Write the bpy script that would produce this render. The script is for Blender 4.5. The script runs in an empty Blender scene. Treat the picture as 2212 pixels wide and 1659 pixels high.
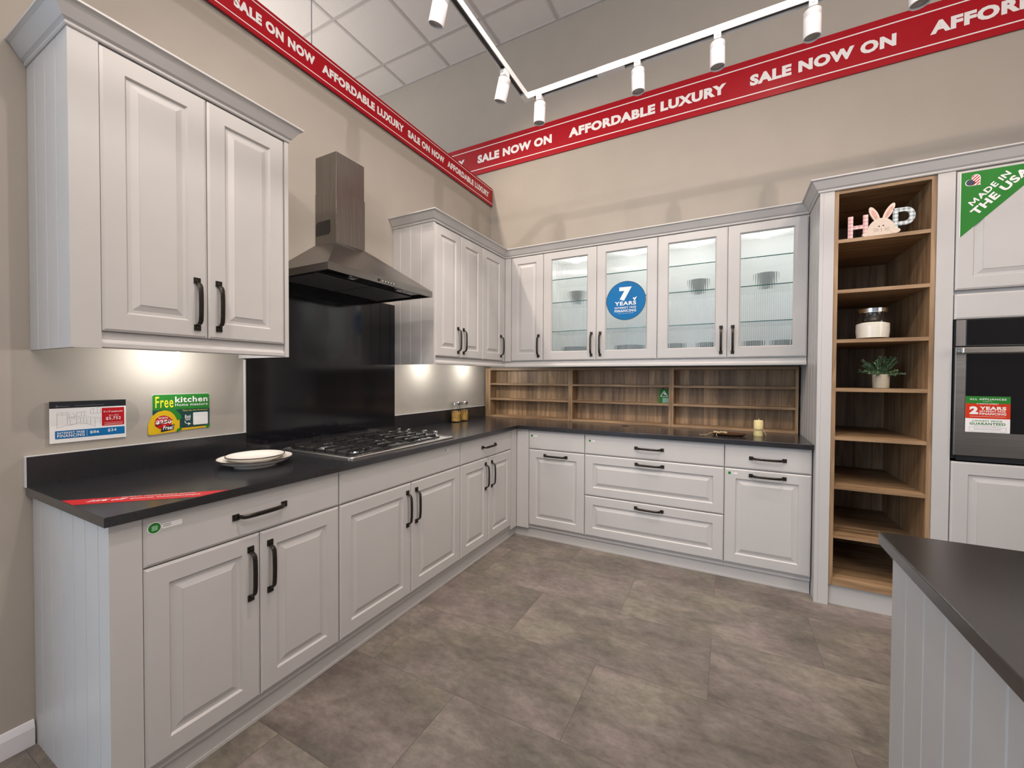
import bpy, bmesh, math, random
from mathutils import Vector, Matrix
random.seed(7)
SC = bpy.context.scene
COL = SC.collection
# ---------------------------------------------------------------- camera
FPX, IW, IH = 883.85, 2212, 1659
CAM = Vector((2.1691, -3.6286, 1.3078)); YAW, PITCH, ROLL = .4860, -.0167, .0047
cd = bpy.data.cameras.new('camera'); cam = bpy.data.objects.new('camera', cd); COL.objects.link(cam)
cd.sensor_width = 36; cd.lens = FPX / IW * 36; cd.clip_start = .02; cd.clip_end = 60
fw = Vector((-math.sin(YAW)*math.cos(PITCH), math.cos(YAW)*math.cos(PITCH), math.sin(PITCH)))
rt = Vector((math.cos(YAW), math.sin(YAW), 0)); up = rt.cross(fw)
r2 = math.cos(ROLL)*rt + math.sin(ROLL)*up; u2 = -math.sin(ROLL)*rt + math.cos(ROLL)*up
cam.matrix_world = Matrix(((r2.x, u2.x, -fw.x, CAM.x), (r2.y, u2.y, -fw.y, CAM.y), (r2.z, u2.z, -fw.z, CAM.z), (0, 0, 0, 1)))
SC.camera = cam
# ---------------------------------------------------------------- view, world, lights
vs = SC.view_settings
vs.view_transform = 'Standard'; vs.look = 'None'; vs.gamma = 1; vs.exposure = -0.14; vs.use_curve_mapping = False
SC.cycles.max_bounces = 8; SC.cycles.diffuse_bounces = 4; SC.cycles.glossy_bounces = 4
SC.cycles.transmission_bounces = 8; SC.cycles.transparent_max_bounces = 12
SC.cycles.sample_clamp_indirect = 4; SC.cycles.blur_glossy = .5
SC.cycles.use_denoising = True
W = bpy.data.worlds.new('world'); SC.world = W; W.use_nodes = True
W.node_tree.nodes['Background'].inputs[0].default_value = (.62, .76, 1, 1)
W.node_tree.nodes['Background'].inputs[1].default_value = .55
WARM = (1, .86, .72); NEUT = (1, .895, .82); COOL = (1, .985, .95)
def aim(o, d):
    o.rotation_euler = Vector(d).to_track_quat('-Z', 'Y').to_euler()
def spot(name, loc, tgt, power, deg, blend, rad, col, parent=None):
    l = bpy.data.lights.new(name, 'SPOT'); l.energy = power; l.spot_size = math.radians(deg); l.spot_blend = blend
    l.shadow_soft_size = rad; l.color = col
    o = bpy.data.objects.new(name, l); COL.objects.link(o); o.location = loc; aim(o, Vector(tgt)-Vector(loc))
    return o
def point(name, loc, power, rad, col):
    l = bpy.data.lights.new(name, 'POINT'); l.energy = power; l.shadow_soft_size = rad; l.color = col
    o = bpy.data.objects.new(name, l); COL.objects.link(o); o.location = loc; return o
def area(name, loc, d, sx, sy, power, col):
    l = bpy.data.lights.new(name, 'AREA'); l.shape = 'RECTANGLE'; l.size = sx; l.size_y = sy; l.energy = power; l.color = col
    o = bpy.data.objects.new(name, l); COL.objects.link(o); o.location = loc; aim(o, d); return o
# added fill panels out of view, spots of the tracks behind the photographer, daylight of the shop front
area('added_ceiling_fill', (3.2, -5.2, 4.55), (0, 0, -1), 1.2, 2.4, 18, NEUT)  # general fill from above, added here and on the next line
area('added_ceiling_fill', (-2.4, -2.6, 4.55), (0, 0, -1), 1.2, 1.2, 45, NEUT)
area('added_upward_fill', (2.4, -4.9, 3.7), (0, 0, 1), 3.5, 2.5, 240, NEUT)  # this pair is added to brighten the ceiling, no fixture behind it
area('added_upward_fill', (-2.2, -2.2, 3.5), (0, 0, 1), 2, 3, 50, NEUT)
area('shop_front_and_fill_light', (-.7, -6.6, 1.9), (.5, 1, 0), 2.6, 2.6, 110, (.72, .86, 1))
area('shop_front_and_fill_light', (5.28, -3.3, 1.9), (-1, .1, -.1), 1.6, 2.0, 52, (1, .93, .90))  # added low fill from the right for the left cabinet fronts, not daylight
spot('ceiling_spot_key', (2.0, -2.5, 4.6), (.8, -1.8, .6), 185, 85, .9, .06, NEUT)
spot('ceiling_spot_key', (2.7, -2.0, 4.6), (1.6, -.9, 1.1), 95, 95, .9, .06, NEUT)
spot('track_spot_left', (3.0, -2.83, 3.4), (.3, -1.7, 1.9), 80, 100, .8, .02, NEUT)
spot('track_spot_back', (1.6, -3.1, 3.6), (1.7, 0, 1.9), 85, 100, .8, .02, NEUT)
spot('added_wall_wash', (3.6, -2.9, 3.6), (3.5, 0, 2.7), 105, 95, 1, .1, (1, .80, .66))  # added warm wash to brighten the wall above the tall units
spot('next_bay_spot', (-.08, -1.9, 3.67), (.9, 0, 2.3), 120, 85, .7, .03, WARM)
spot('track_spot_near', (.99, -3.42, 2.96), (.3, -1.6, 1.7), 32, 95, .8, .035, NEUT)
# ---------------------------------------------------------------- materials
MATS = {}
def mat(name, col=(.5, .5, .5), rough=.5, metal=0, **kw):
    m = bpy.data.materials.new(name); m.use_nodes = True
    b = m.node_tree.nodes['Principled BSDF']
    b.inputs['Base Color'].default_value = (*col, 1); b.inputs['Roughness'].default_value = rough
    b.inputs['Metallic'].default_value = metal
    for k, v in kw.items():
        b.inputs[k.replace('_', ' ')].default_value = v
    MATS[name] = m; return m
def nd(m, t, **kw):
    n = m.node_tree.nodes.new(t)
    for k, v in kw.items():
        if hasattr(n, k): setattr(n, k, v)
        else: n.inputs[k.replace('_', ' ')].default_value = v
    return n
def lk(m, a, b): m.node_tree.links.new(a, b)
def noise(m, scale, detail=3, rough=.5, stretch=(1, 1, 1), dist=0):
    tc = nd(m, 'ShaderNodeNewGeometry'); mp = nd(m, 'ShaderNodeMapping'); mp.inputs['Scale'].default_value = stretch
    lk(m, tc.outputs['Position'], mp.inputs['Vector'])
    n = nd(m, 'ShaderNodeTexNoise'); n.inputs['Scale'].default_value = scale; n.inputs['Detail'].default_value = detail
    n.inputs['Roughness'].default_value = rough; n.inputs['Distortion'].default_value = dist
    lk(m, mp.outputs['Vector'], n.inputs['Vector']); return n
def ramp(m, fac, *stops):
    r = nd(m, 'ShaderNodeValToRGB'); e = r.color_ramp.elements
    while len(e) < len(stops): e.new(.5)
    for i, (p, c) in enumerate(stops): e[i].position = p; e[i].color = (*c, 1)
    lk(m, fac, r.inputs['Fac']); return r
def bump(m, h, strength=.2, dist=.002):
    b = nd(m, 'ShaderNodeBump'); b.inputs['Strength'].default_value = strength; b.inputs['Distance'].default_value = dist
    lk(m, h, b.inputs['Height']); lk(m, b.outputs['Normal'], m.node_tree.nodes['Principled BSDF'].inputs['Normal'])
def bsdf(m): return m.node_tree.nodes['Principled BSDF']
def speck(name, col, rough, amp=.06, scale=60, bmp=.0, **kw):
    m = mat(name, col, rough, **kw); n = noise(m, scale, 4)
    lo = tuple(c*(1-amp) for c in col); hi = tuple(min(1, c*(1+amp)) for c in col)
    r = ramp(m, n.outputs['Fac'], (.3, lo), (.7, hi)); lk(m, r.outputs['Color'], bsdf(m).inputs['Base Color'])
    if bmp: bump(m, n.outputs['Fac'], bmp)
    return m
def wood(name, axis='z', planks=0.0, pax='x', tone=1.0):
    """oak: grain stretched along axis; planks = board width across pax"""
    m = mat(name, (.4, .25, .13), .5)
    g = nd(m, 'ShaderNodeNewGeometry'); sp = nd(m, 'ShaderNodeSeparateXYZ'); lk(m, g.outputs['Position'], sp.inputs[0])
    st = {'x': (1.2, 14, 14), 'y': (14, 1.2, 14), 'z': (14, 14, 1.2)}[axis]
    mp = nd(m, 'ShaderNodeMapping'); mp.inputs['Scale'].default_value = st
    vec = g.outputs['Position']; rnd = None
    if planks:
        d = nd(m, 'ShaderNodeMath', operation='DIVIDE'); lk(m, sp.outputs[pax.upper()], d.inputs[0]); d.inputs[1].default_value = planks
        # uneven boards: warp the position a little before the floor
        f = nd(m, 'ShaderNodeMath', operation='FLOOR'); lk(m, d.outputs[0], f.inputs[0])
        wn = nd(m, 'ShaderNodeTexWhiteNoise', noise_dimensions='1D'); lk(m, f.outputs[0], wn.inputs['W']); rnd = wn
        ad = nd(m, 'ShaderNodeVectorMath', operation='ADD'); lk(m, vec, ad.inputs[0])
        sc = nd(m, 'ShaderNodeVectorMath', operation='SCALE'); lk(m, wn.outputs['Color'], sc.inputs[0]); sc.inputs['Scale'].default_value = 7
        lk(m, sc.outputs[0], ad.inputs[1]); vec = ad.outputs[0]
    lk(m, vec, mp.inputs['Vector'])
    n = nd(m, 'ShaderNodeTexNoise'); n.inputs['Scale'].default_value = 2.2; n.inputs['Detail'].default_value = 6; n.inputs['Distortion'].default_value = .6
    lk(m, mp.outputs['Vector'], n.inputs['Vector'])
    t = tone
    r = ramp(m, n.outputs['Fac'], (.28, (.16*t, .088*t, .040*t)), (.5, (.29*t, .18*t, .093*t)), (.72, (.42*t, .277*t, .158*t)))
    out = r.outputs['Color']
    if planks:
        hs = nd(m, 'ShaderNodeHueSaturation'); lk(m, out, hs.inputs['Color'])
        mr = nd(m, 'ShaderNodeMapRange'); lk(m, rnd.outputs['Value'], mr.inputs['Value']); mr.inputs['To Min'].default_value = .62; mr.inputs['To Max'].default_value = 1.12
        lk(m, mr.outputs[0], hs.inputs['Value']); out = hs.outputs['Color']
        fr = nd(m, 'ShaderNodeMath', operation='FRACT'); lk(m, d.outputs[0], fr.inputs[0])
        lt = nd(m, 'ShaderNodeMath', operation='GREATER_THAN'); lk(m, fr.outputs[0], lt.inputs[0]); lt.inputs[1].default_value = .025
        mx = nd(m, 'ShaderNodeMix', data_type='RGBA'); lk(m, lt.outputs[0], mx.inputs['Factor']); mx.inputs[6].default_value = (.12, .07, .035, 1); lk(m, out, mx.inputs[7])
        out = mx.outputs[2]
    lk(m, out, bsdf(m).inputs['Base Color']); bump(m, n.outputs['Fac'], .15, .001); return m
def glass(name, tint=(1, 1, 1), rough=0.0, ior=1.45):
    m = mat(name, tint, rough, IOR=ior, Transmission_Weight=1.0); return m
PAINT = speck('cabinet_paint', (.495, .480, .468), .38, .015, 9)
PAINTW = speck('cabinet_interior_white', (.86, .87, .86), .45, .01, 9)
WALL = speck('wall_paint_beige', (.385, .346, .300), .85, .02, 5, .05)
STONE = speck('black_quartz', (.020, .0195, .022), .19, .12, 300, IOR=1.6)
STONEI = speck('charcoal_quartz', (.027, .024, .023), .2, .12, 300, IOR=1.6)
SPLASHM = speck('splashback_black', (.008, .008, .010), .10, .1, 300)
SATIN = speck('satin_steel', (.62, .60, .58), .33, .04, 60, metal=1)
BRONZE = speck('dark_bronze', (.045, .040, .034), .34, .2, 120, metal=.85)
RED = speck('banner_red', (.37, .002, .010), .32, .02, 20, Specular_IOR_Level=.3)
WHT = speck('print_white', (.80, .78, .77), .5, .01, 20)
BLACK = speck('print_black', (.006, .008, .012), .35, .02, 20)
PBLUE = speck('print_blue', (.003, .135, .36), .45, .02, 20, Specular_IOR_Level=.2)
PGREEN = speck('print_green', (.022, .19, .025), .5, .03, 20, Specular_IOR_Level=.2)
PDGREEN = speck('print_dark_green', (.004, .045, .042), .45, .03, 20)
PYEL = speck('print_yellow', (.68, .43, .01), .5, .03, 20, Specular_IOR_Level=.2)
PLIME = speck('print_bright_yellow', (.80, .72, .03), .45, .03, 20)
PRED = speck('print_red', (.46, .008, .012), .45, .03, 20, Specular_IOR_Level=.2)
PORED = speck('print_orange_red', (.55, .035, .008), .45, .03, 20, Specular_IOR_Level=.2)
PGREY = speck('print_grey', (.22, .22, .24), .5, .03, 20)
PNAVY = speck('print_navy', (.01, .025, .06), .45, .03, 20)
LAMPW = speck('lamp_white', (.72, .70, .70), .4, .02, 30)
TRACKD = speck('track_slot_dark', (.05, .05, .05), .6, .1, 30)
IRON = speck('cast_iron', (.012, .012, .012), .42, .2, 200)
CHROME = speck('polished_steel', (.75, .74, .72), .12, .05, 60, metal=1)
BLKGLASS = speck('black_glass', (.004, .004, .006), .06, .1, 30)
FILTER = speck('filter_mesh', (.10, .10, .11), .5, .5, 400, metal=.3)
CHINA = speck('china_cream', (.74, .70, .64), .25, .02, 20)
DRIM = speck('plate_rim_brown', (.03, .02, .015), .3, .1, 50)
GREYD = speck('dish_dark_grey', (.30, .32, .31), .6, .05, 40)
GREY = speck('bowl_grey', (.42, .44, .43), .5, .05, 40)
CANDLE = speck('candle_wax', (.68, .58, .28), .5, .06, 60, Subsurface_Weight=.15)
TWINE = speck('twine', (.42, .33, .18), .8, .3, 300)
PASTA = speck('pasta', (.55, .32, .07), .55, .35, 90)
SALT = speck('white_granules', (.80, .72, .62), .8, .04, 200)
POT = speck('pot_cream', (.46, .40, .30), .7, .05, 60)
LEAF = speck('leaf_green', (.15, .24, .12), .6, .6, 90)
DWOOD = speck('dark_wood', (.07, .032, .016), .35, .3, 60)
PINK = speck('rabbit_pink', (.66, .35, .30), .6, .1, 60)
CREAM = speck('rabbit_cream', (.72, .60, .50), .6, .05, 60)
CEIL = speck('ceiling_tile', (.66, .64, .62), .9, .03, 90, .1)
TBAR = speck('ceiling_grid', (.47, .45, .435), .6, .01, 20)
BASEB = speck('baseboard_white', (.72, .70, .72), .4, .01, 20)
TAUPE = speck('seal_white', (.62, .61, .60), .5, .02, 40)
WOODH = wood('oak_edge_horizontal', 'x'); WOODV = wood('oak_vertical', 'z')
WOODY = wood('oak_shelf_top', 'x', 0, tone=.95); WOODB = wood('oak_board_back', 'z', .105, 'x', 1.12)
WOODS = wood('oak_board_side', 'z', .16, 'y', .8)
RIB = glass('reeded_glass', (.985, .995, .99))
SHELFE = mat('shelf_glass_edge', (.03, .16, .13), .2)
def thin(name, col, ior=1.45, gr=.02):
    m = mat(name, col); nt = m.node_tree; nt.nodes.remove(bsdf(m)); out = nt.nodes['Material Output']
    t = nd(m, 'ShaderNodeBsdfTransparent'); t.inputs['Color'].default_value = (*col, 1)
    g = nd(m, 'ShaderNodeBsdfGlossy'); g.inputs['Roughness'].default_value = gr
    f = nd(m, 'ShaderNodeFresnel'); f.inputs['IOR'].default_value = ior; x = nd(m, 'ShaderNodeMixShader')
    gg = nd(m, 'ShaderNodeNewGeometry'); mu = nd(m, 'ShaderNodeMath', operation='MULTIPLY'); iv = nd(m, 'ShaderNodeMath', operation='SUBTRACT'); iv.inputs[0].default_value = 1
    lk(m, gg.outputs['Backfacing'], iv.inputs[1]); lk(m, iv.outputs[0], mu.inputs[0]); lk(m, f.outputs[0], mu.inputs[1]); lk(m, mu.outputs[0], x.inputs[0]); lk(m, t.outputs[0], x.inputs[1]); lk(m, g.outputs[0], x.inputs[2]); lk(m, x.outputs[0], out.inputs['Surface']); return m
GLASS = thin('clear_glass', (.97, .98, .98)); SHELFG = thin('shelf_glass', (.985, .995, .99), 1.25)
ACRYL = thin('clear_acrylic', (.985, .99, .99), 1.35)
def steel(name, st):
    m = mat(name, (.25, .23, .21), .3, 1); n = noise(m, 6, 5, .6, st)
    r = ramp(m, n.outputs['Fac'], (.3, (.215, .20, .185)), (.7, (.28, .26, .24))); lk(m, r.outputs['Color'], bsdf(m).inputs['Base Color'])
    rr = nd(m, 'ShaderNodeMapRange'); lk(m, n.outputs['Fac'], rr.inputs['Value']); rr.inputs['To Min'].default_value = .24; rr.inputs['To Max'].default_value = .40
    lk(m, rr.outputs[0], bsdf(m).inputs['Roughness']); bsdf(m).inputs['Anisotropic'].default_value = .5; return m
STEEL = steel('brushed_steel_upright', (30, 30, .6)); STEELH = steel('brushed_steel', (.6, .6, 40))
def emit(name, col, s):
    m = mat(name, col, .5); b = bsdf(m); b.inputs['Emission Color'].default_value = (*col, 1); b.inputs['Emission Strength'].default_value = s; return m
PLG = speck('print_pale_green', (.22, .45, .28), .5, .05, 60)
GLOW = emit('lamp_lens_lit', (1, .97, .9), 14)
LENS = speck('lamp_lens_grey', (.30, .28, .27), .25, .1, 60)
def gingham(name, c1, c2):
    m = mat(name, c1, .6); g = nd(m, 'ShaderNodeNewGeometry'); sp = nd(m, 'ShaderNodeSeparateXYZ'); lk(m, g.outputs['Position'], sp.inputs[0])
    outs = []
    for ax in ('X', 'Z'):
        d = nd(m, 'ShaderNodeMath', operation='MULTIPLY'); lk(m, sp.outputs[ax], d.inputs[0]); d.inputs[1].default_value = 48
        f = nd(m, 'ShaderNodeMath', operation='FRACT'); lk(m, d.outputs[0], f.inputs[0])
        l = nd(m, 'ShaderNodeMath', operation='GREATER_THAN'); lk(m, f.outputs[0], l.inputs[0]); l.inputs[1].default_value = .5; outs.append(l)
    a = nd(m, 'ShaderNodeMath', operation='ADD'); lk(m, outs[0].outputs[0], a.inputs[0]); lk(m, outs[1].outputs[0], a.inputs[1])
    h = nd(m, 'ShaderNodeMath', operation='MULTIPLY'); lk(m, a.outputs[0], h.inputs[0]); h.inputs[1].default_value = .5
    r = ramp(m, h.outputs[0], (0, c1), (.5, tuple((x+y)/2 for x, y in zip(c1, c2))), (1, c2)); lk(m, r.outputs['Color'], bsdf(m).inputs['Base Color']); return m
GPINK = gingham('gingham_pink', (.78, .62, .56), (.62, .28, .30)); GBLUE = gingham('gingham_blue', (.72, .74, .70), (.22, .28, .32))
# stone look vinyl tiles .92 x .455, laid half bond
def floor_mat():
    m = mat('floor_vinyl', (.2, .17, .15), .42); g = nd(m, 'ShaderNodeNewGeometry')
    mp = nd(m, 'ShaderNodeMapping'); mp.inputs['Location'].default_value = (-.73, .90, 0); lk(m, g.outputs['Position'], mp.inputs['Vector'])
    br = nd(m, 'ShaderNodeTexBrick'); br.offset = .5; br.offset_frequency = 2
    for k, v in (('Scale', 1), ('Mortar Size', .0012), ('Mortar Smooth', .3), ('Brick Width', .92), ('Row Height', .455), ('Bias', 0)): br.inputs[k].default_value = v
    br.inputs['Color1'].default_value = (0, 0, 0, 1); br.inputs['Color2'].default_value = (1, 1, 1, 1); br.inputs['Mortar'].default_value = (.5, .5, .5, 1)
    lk(m, mp.outputs['Vector'], br.inputs['Vector'])
    sc = nd(m, 'ShaderNodeVectorMath', operation='SCALE'); lk(m, br.outputs['Color'], sc.inputs[0]); sc.inputs['Scale'].default_value = 9
    ad = nd(m, 'ShaderNodeVectorMath', operation='ADD'); lk(m, g.outputs['Position'], ad.inputs[0]); lk(m, sc.outputs[0], ad.inputs[1])
    ms = nd(m, 'ShaderNodeMapping'); ms.inputs['Scale'].default_value = (.75, 1.3, 1); lk(m, ad.outputs[0], ms.inputs['Vector'])
    n1 = nd(m, 'ShaderNodeTexNoise'); n1.inputs['Scale'].default_value = 3.2; n1.inputs['Detail'].default_value = 8; n1.inputs['Roughness'].default_value = .62; n1.inputs['Distortion'].default_value = .5
    n2 = nd(m, 'ShaderNodeTexNoise'); n2.inputs['Scale'].default_value = 2.8; n2.inputs['Detail'].default_value = 3
    n3 = nd(m, 'ShaderNodeTexNoise'); n3.inputs['Scale'].default_value = 26; n3.inputs['Detail'].default_value = 8; n3.inputs['Roughness'].default_value = .7
    for n in (n1, n2, n3): lk(m, ms.outputs['Vector'], n.inputs['Vector'])
    r1 = ramp(m, n1.outputs['Fac'], (.33, (.110, .096, .089)), (.5, (.165, .144, .131)), (.67, (.23, .202, .184)))
    r2_ = ramp(m, n2.outputs['Fac'], (.38, (1.04, .97, .95)), (.62, (.97, .98, .86)))
    mx = nd(m, 'ShaderNodeMix', data_type='RGBA', blend_type='MULTIPLY'); mx.inputs['Factor'].default_value = 1
    lk(m, r1.outputs['Color'], mx.inputs[6]); lk(m, r2_.outputs['Color'], mx.inputs[7])
    r3 = ramp(m, n3.outputs['Fac'], (.35, (.76, .75, .75)), (.65, (1.2, 1.2, 1.19)))
    m3 = nd(m, 'ShaderNodeMix', data_type='RGBA', blend_type='MULTIPLY'); m3.inputs['Factor'].default_value = 1
    lk(m, mx.outputs[2], m3.inputs[6]); lk(m, r3.outputs['Color'], m3.inputs[7])
    m4 = nd(m, 'ShaderNodeMix', data_type='RGBA'); lk(m, br.outputs['Fac'], m4.inputs['Factor']); lk(m, m3.outputs[2], m4.inputs[6]); m4.inputs[7].default_value = (.075, .064, .057, 1)
    lk(m, m4.outputs[2], bsdf(m).inputs['Base Color']); bump(m, n3.outputs['Fac'], .12, .001); return m
FLOOR = floor_mat()
# ---------------------------------------------------------------- mesh helpers
class MB:
    def __init__(s): s.v = []; s.f = []; s.m = []; s.mats = []; s.sm = []
    def mi(s, m):
        if m not in s.mats: s.mats.append(m)
        return s.mats.index(m)
    def add(s, vs, fs, m, smooth=False):
        b = len(s.v); s.v += [tuple(v) for v in vs]; i = s.mi(m)
        for f in fs: s.f.append([b+k for k in f]); s.m.append(i); s.sm.append(smooth)
        return s
    def box(s, a, b, m):
        (x0, y0, z0), (x1, y1, z1) = [min(p, q) for p, q in zip(a, b)], [max(p, q) for p, q in zip(a, b)]
        return s.add([(x, y, z) for x in (x0, x1) for y in (y0, y1) for z in (z0, z1)],
                     [(0, 1, 3, 2), (4, 6, 7, 5), (0, 4, 5, 1), (2, 3, 7, 6), (0, 2, 6, 4), (1, 5, 7, 3)], m)
    def rings(s, rs, m, close=True, smooth=False, cap=True):
        n = len(rs[0]); vs = [p for r in rs for p in r]; fs = []
        for i in range(len(rs)-1):
            for k in range(n if close else n-1):
                a = i*n+k; b = i*n+(k+1) % n; fs.append((a, b, b+n, a+n))
        s.add(vs, fs, m, smooth)
        if cap:
            base = len(s.v)-len(vs)
            for o, rev in ((0, 1), ((len(rs)-1)*n, 0)):
                f = [base+o+k for k in range(n)]; s.f.append(f[::-1] if rev else f); s.m.append(s.mi(m)); s.sm.append(False)
        return s
    def lathe(s, prof, c, m, n=32, smooth=True, cap=True, ax=Vector((0, 0, 1))):
        ax = Vector(ax).normalized(); q = ax.to_track_quat('Z', 'X') if ax.z < .999 else None; rs = []
        for r, h in prof:
            ring = []
            for k in range(n):
                t = 2*math.pi*k/n; p = Vector((max(r, 1e-5)*math.cos(t), max(r, 1e-5)*math.sin(t), h))
                if q: p = q @ p
                ring.append(Vector(c)+p)
            rs.append(ring)
        return s.rings(rs, m, True, smooth, cap)
    def tube(s, pts, r, m, n=8):
        pts = [Vector(p) for p in pts]; rs = []
        for i, p in enumerate(pts):
            t = (pts[min(i+1, len(pts)-1)]-pts[max(i-1, 0)]).normalized()
            a = t.orthogonal() if i == 0 else (a-t*a.dot(t)); a = a.normalized(); b = t.cross(a)
            rr = r[i] if isinstance(r, (list, tuple)) else r
            rs.append([p+rr*(a*math.cos(2*math.pi*k/n)+b*math.sin(2*math.pi*k/n)) for k in range(n)])
        return s.rings(rs, m, True, True)
    def poly(s, pts, o, U, V, m, t=.0004, base=0):
        """flat outline pts in (u,v) raised along U x V: a printed patch with thickness t, sitting base above the plane"""
        o = Vector(o); U = Vector(U); V = Vector(V); N = U.cross(V).normalized()
        return s.rings([[o+U*a+V*b+N*base for a, b in pts], [o+U*a+V*b+N*(base+t) for a, b in pts]], m)
    def sweep(s, path, prof, m, z0=0, closed_ends=True):
        """path: 2D points; outward is to the right of travel; prof: (out, height)"""
        P = [Vector(p) for p in path]; n = len(P); rs = []
        for i in range(n):
            ns = []
            for a, b in ((i-1, i), (i, i+1)):
                if a >= 0 and b < n:
                    d = (P[b]-P[a]).normalized(); ns.append(Vector((d.y, -d.x)))
            if len(ns) == 2:
                mt = (ns[0]+ns[1]); mt = mt/(mt.dot(ns[0]))
            else: mt = ns[0]
            rs.append([(P[i].x+mt.x*o, P[i].y+mt.y*o, z0+h) for o, h in prof])
        return s.rings(rs, m)
    def build(s, name, parent=None, org=None, bevel=0):
        o_ = Vector(org) if org is not None else (parent['_o'] if parent is not None and '_o' in parent else Vector((0, 0, 0)))
        o_ = Vector(o_)
        me = bpy.data.meshes.new(name)
        me.from_pydata([tuple(Vector(v)-o_) for v in s.v], [], s.f)
        for mm in s.mats: me.materials.append(mm)
        for p, i, sm in zip(me.polygons, s.m, s.sm): p.material_index = i; p.use_smooth = sm
        bm = bmesh.new(); bm.from_mesh(me); bmesh.ops.recalc_face_normals(bm, faces=bm.faces); bm.to_mesh(me); bm.free()
        if any(s.sm): me.set_sharp_from_angle(angle=math.radians(32))
        ob = bpy.data.objects.new(name, me); COL.objects.link(ob)
        if parent is not None: ob.parent = parent
        else: ob.location = o_
        ob['_o'] = tuple(o_)
        if bevel:
            bv = ob.modifiers.new('bevel', 'BEVEL'); bv.width = bevel; bv.segments = 2; bv.limit_method = 'ANGLE'
        return ob
def thing(name, label, cat, loc, group=None):
    o = bpy.data.objects.new(name, None); COL.objects.link(o); o.location = loc; o['_o'] = tuple(loc); o['label'] = label; o['category'] = cat
    if group: o['group'] = group
    o.empty_display_size = .05; return o
def tag(o, label, cat, group=None):
    o['label'] = label; o['category'] = cat
    if group: o['group'] = group
    return o
def struct(o): o['kind'] = 'structure'; return o
def rrect(x0, y0, x1, y1, r, n=5):
    pts = []
    for cx, cy, a in ((x1-r, y1-r, 0), (x0+r, y1-r, 90), (x0+r, y0+r, 180), (x1-r, y0+r, 270)):
        for k in range(n+1):
            t = math.radians(a+90*k/n); pts.append((cx+r*math.cos(t), cy+r*math.sin(t)))
    return pts
def ell(cx, cy, rx, ry=None, n=40, a0=0, a1=360):
    ry = ry or rx; full = abs(a1-a0) >= 360
    return [(cx+rx*math.cos(math.radians(a0+(a1-a0)*k/(n if full else n-1))), cy+ry*math.sin(math.radians(a0+(a1-a0)*k/(n if full else n-1)))) for k in range(n)]
def text(body, o, U, V, w, h, m, parent, name='lettering', bold=.018, base=.0012, shear=0):
    """printed lettering fitted into w x h with its lower left corner at o"""
    cu = bpy.data.curves.new('t', 'FONT'); cu.body = body; cu.size = 1; cu.offset = bold; cu.resolution_u = 3; cu.shear = shear; cu.space_character = 1.10
    tmp = bpy.data.objects.new('t', cu); COL.objects.link(tmp)
    dg = bpy.context.evaluated_depsgraph_get(); me = bpy.data.meshes.new_from_object(tmp.evaluated_get(dg))
    bpy.data.objects.remove(tmp); bpy.data.curves.remove(cu)
    xs = [v.co.x for v in me.vertices]; ys = [v.co.y for v in me.vertices]
    x0, x1, y0, y1 = min(xs), max(xs), min(ys), max(ys)
    o = Vector(o); U = Vector(U).normalized(); V = Vector(V).normalized(); N = U.cross(V).normalized()
    po = Vector(parent['_o'])
    for v in me.vertices:
        v.co = o+U*((v.co.x-x0)/(x1-x0)*w)+V*((v.co.y-y0)/(y1-y0)*h)+N*base-po
    me.materials.clear(); me.materials.append(m); me.name = name
    bm = bmesh.new(); bm.from_mesh(me); bmesh.ops.remove_doubles(bm, verts=bm.verts, dist=1e-6); bmesh.ops.dissolve_degenerate(bm, edges=bm.edges, dist=1e-7)
    bm.normal_update(); bmesh.ops.reverse_faces(bm, faces=[f for f in bm.faces if f.normal.dot(N) < 0]); bm.to_mesh(me); bm.free()
    for a in [a for a in me.attributes if a.name == 'custom_normal']: me.attributes.remove(a)
    for p in me.polygons: p.use_smooth = False
    ob = bpy.data.objects.new(name, me); COL.objects.link(ob); ob.parent = parent; ob['_o'] = tuple(po); return ob
YU, XU, ZU = (0, 1, 0), (1, 0, 0), (0, 0, 1)
# local frames of the two cabinet runs: (u along the wall, w outwards, z)
def LF(u, w, z): return (w, u, z)
def RF(u, w, z): return (u, -w, z)
# ---------------------------------------------------------------- the shell
CZ = 4.649
struct(MB().box((-5, -9, -.1), (5.5, .15, 0), FLOOR).build('floor'))
cl = MB().box((-5, -9, CZ), (5.5, .15, CZ+.1), CEIL)
k = -.36
while k > -9: cl.box((-5, k-.012, CZ-.006), (5.5, k+.012, CZ+.001), TBAR); k -= .622
k = .10-.622*8
while k < 5.5: cl.box((k-.012, -9, CZ-.0065), (k+.012, 0, CZ+.001), TBAR); k += .622
cl.box((-5, -.022, CZ-.007), (5.5, 0, CZ+.001), TBAR)
struct(cl.build('ceiling'))
struct(MB().box((-5, 0, 0), (5.5, .15, CZ), WALL).build('wall_back'))
WT = 3.224
struct(MB().box((-.12, -3.85, 0), (0, 0, WT), WALL).build('wall_left'))
struct(MB().box((5.35, -9, 0), (5.5, 0, CZ), WALL).build('wall_right'))
struct(MB().box((-5, -9, 0), (-4.85, 0, CZ), WALL).build('wall_far'))
struct(MB().sweep([(0, -3.85), (0, -3.152)], [(0, 0), (.014, 0), (.014, .062), (.010, .074), (.006, .084), (0, .086)], BASEB).build('baseboard_left'))
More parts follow.
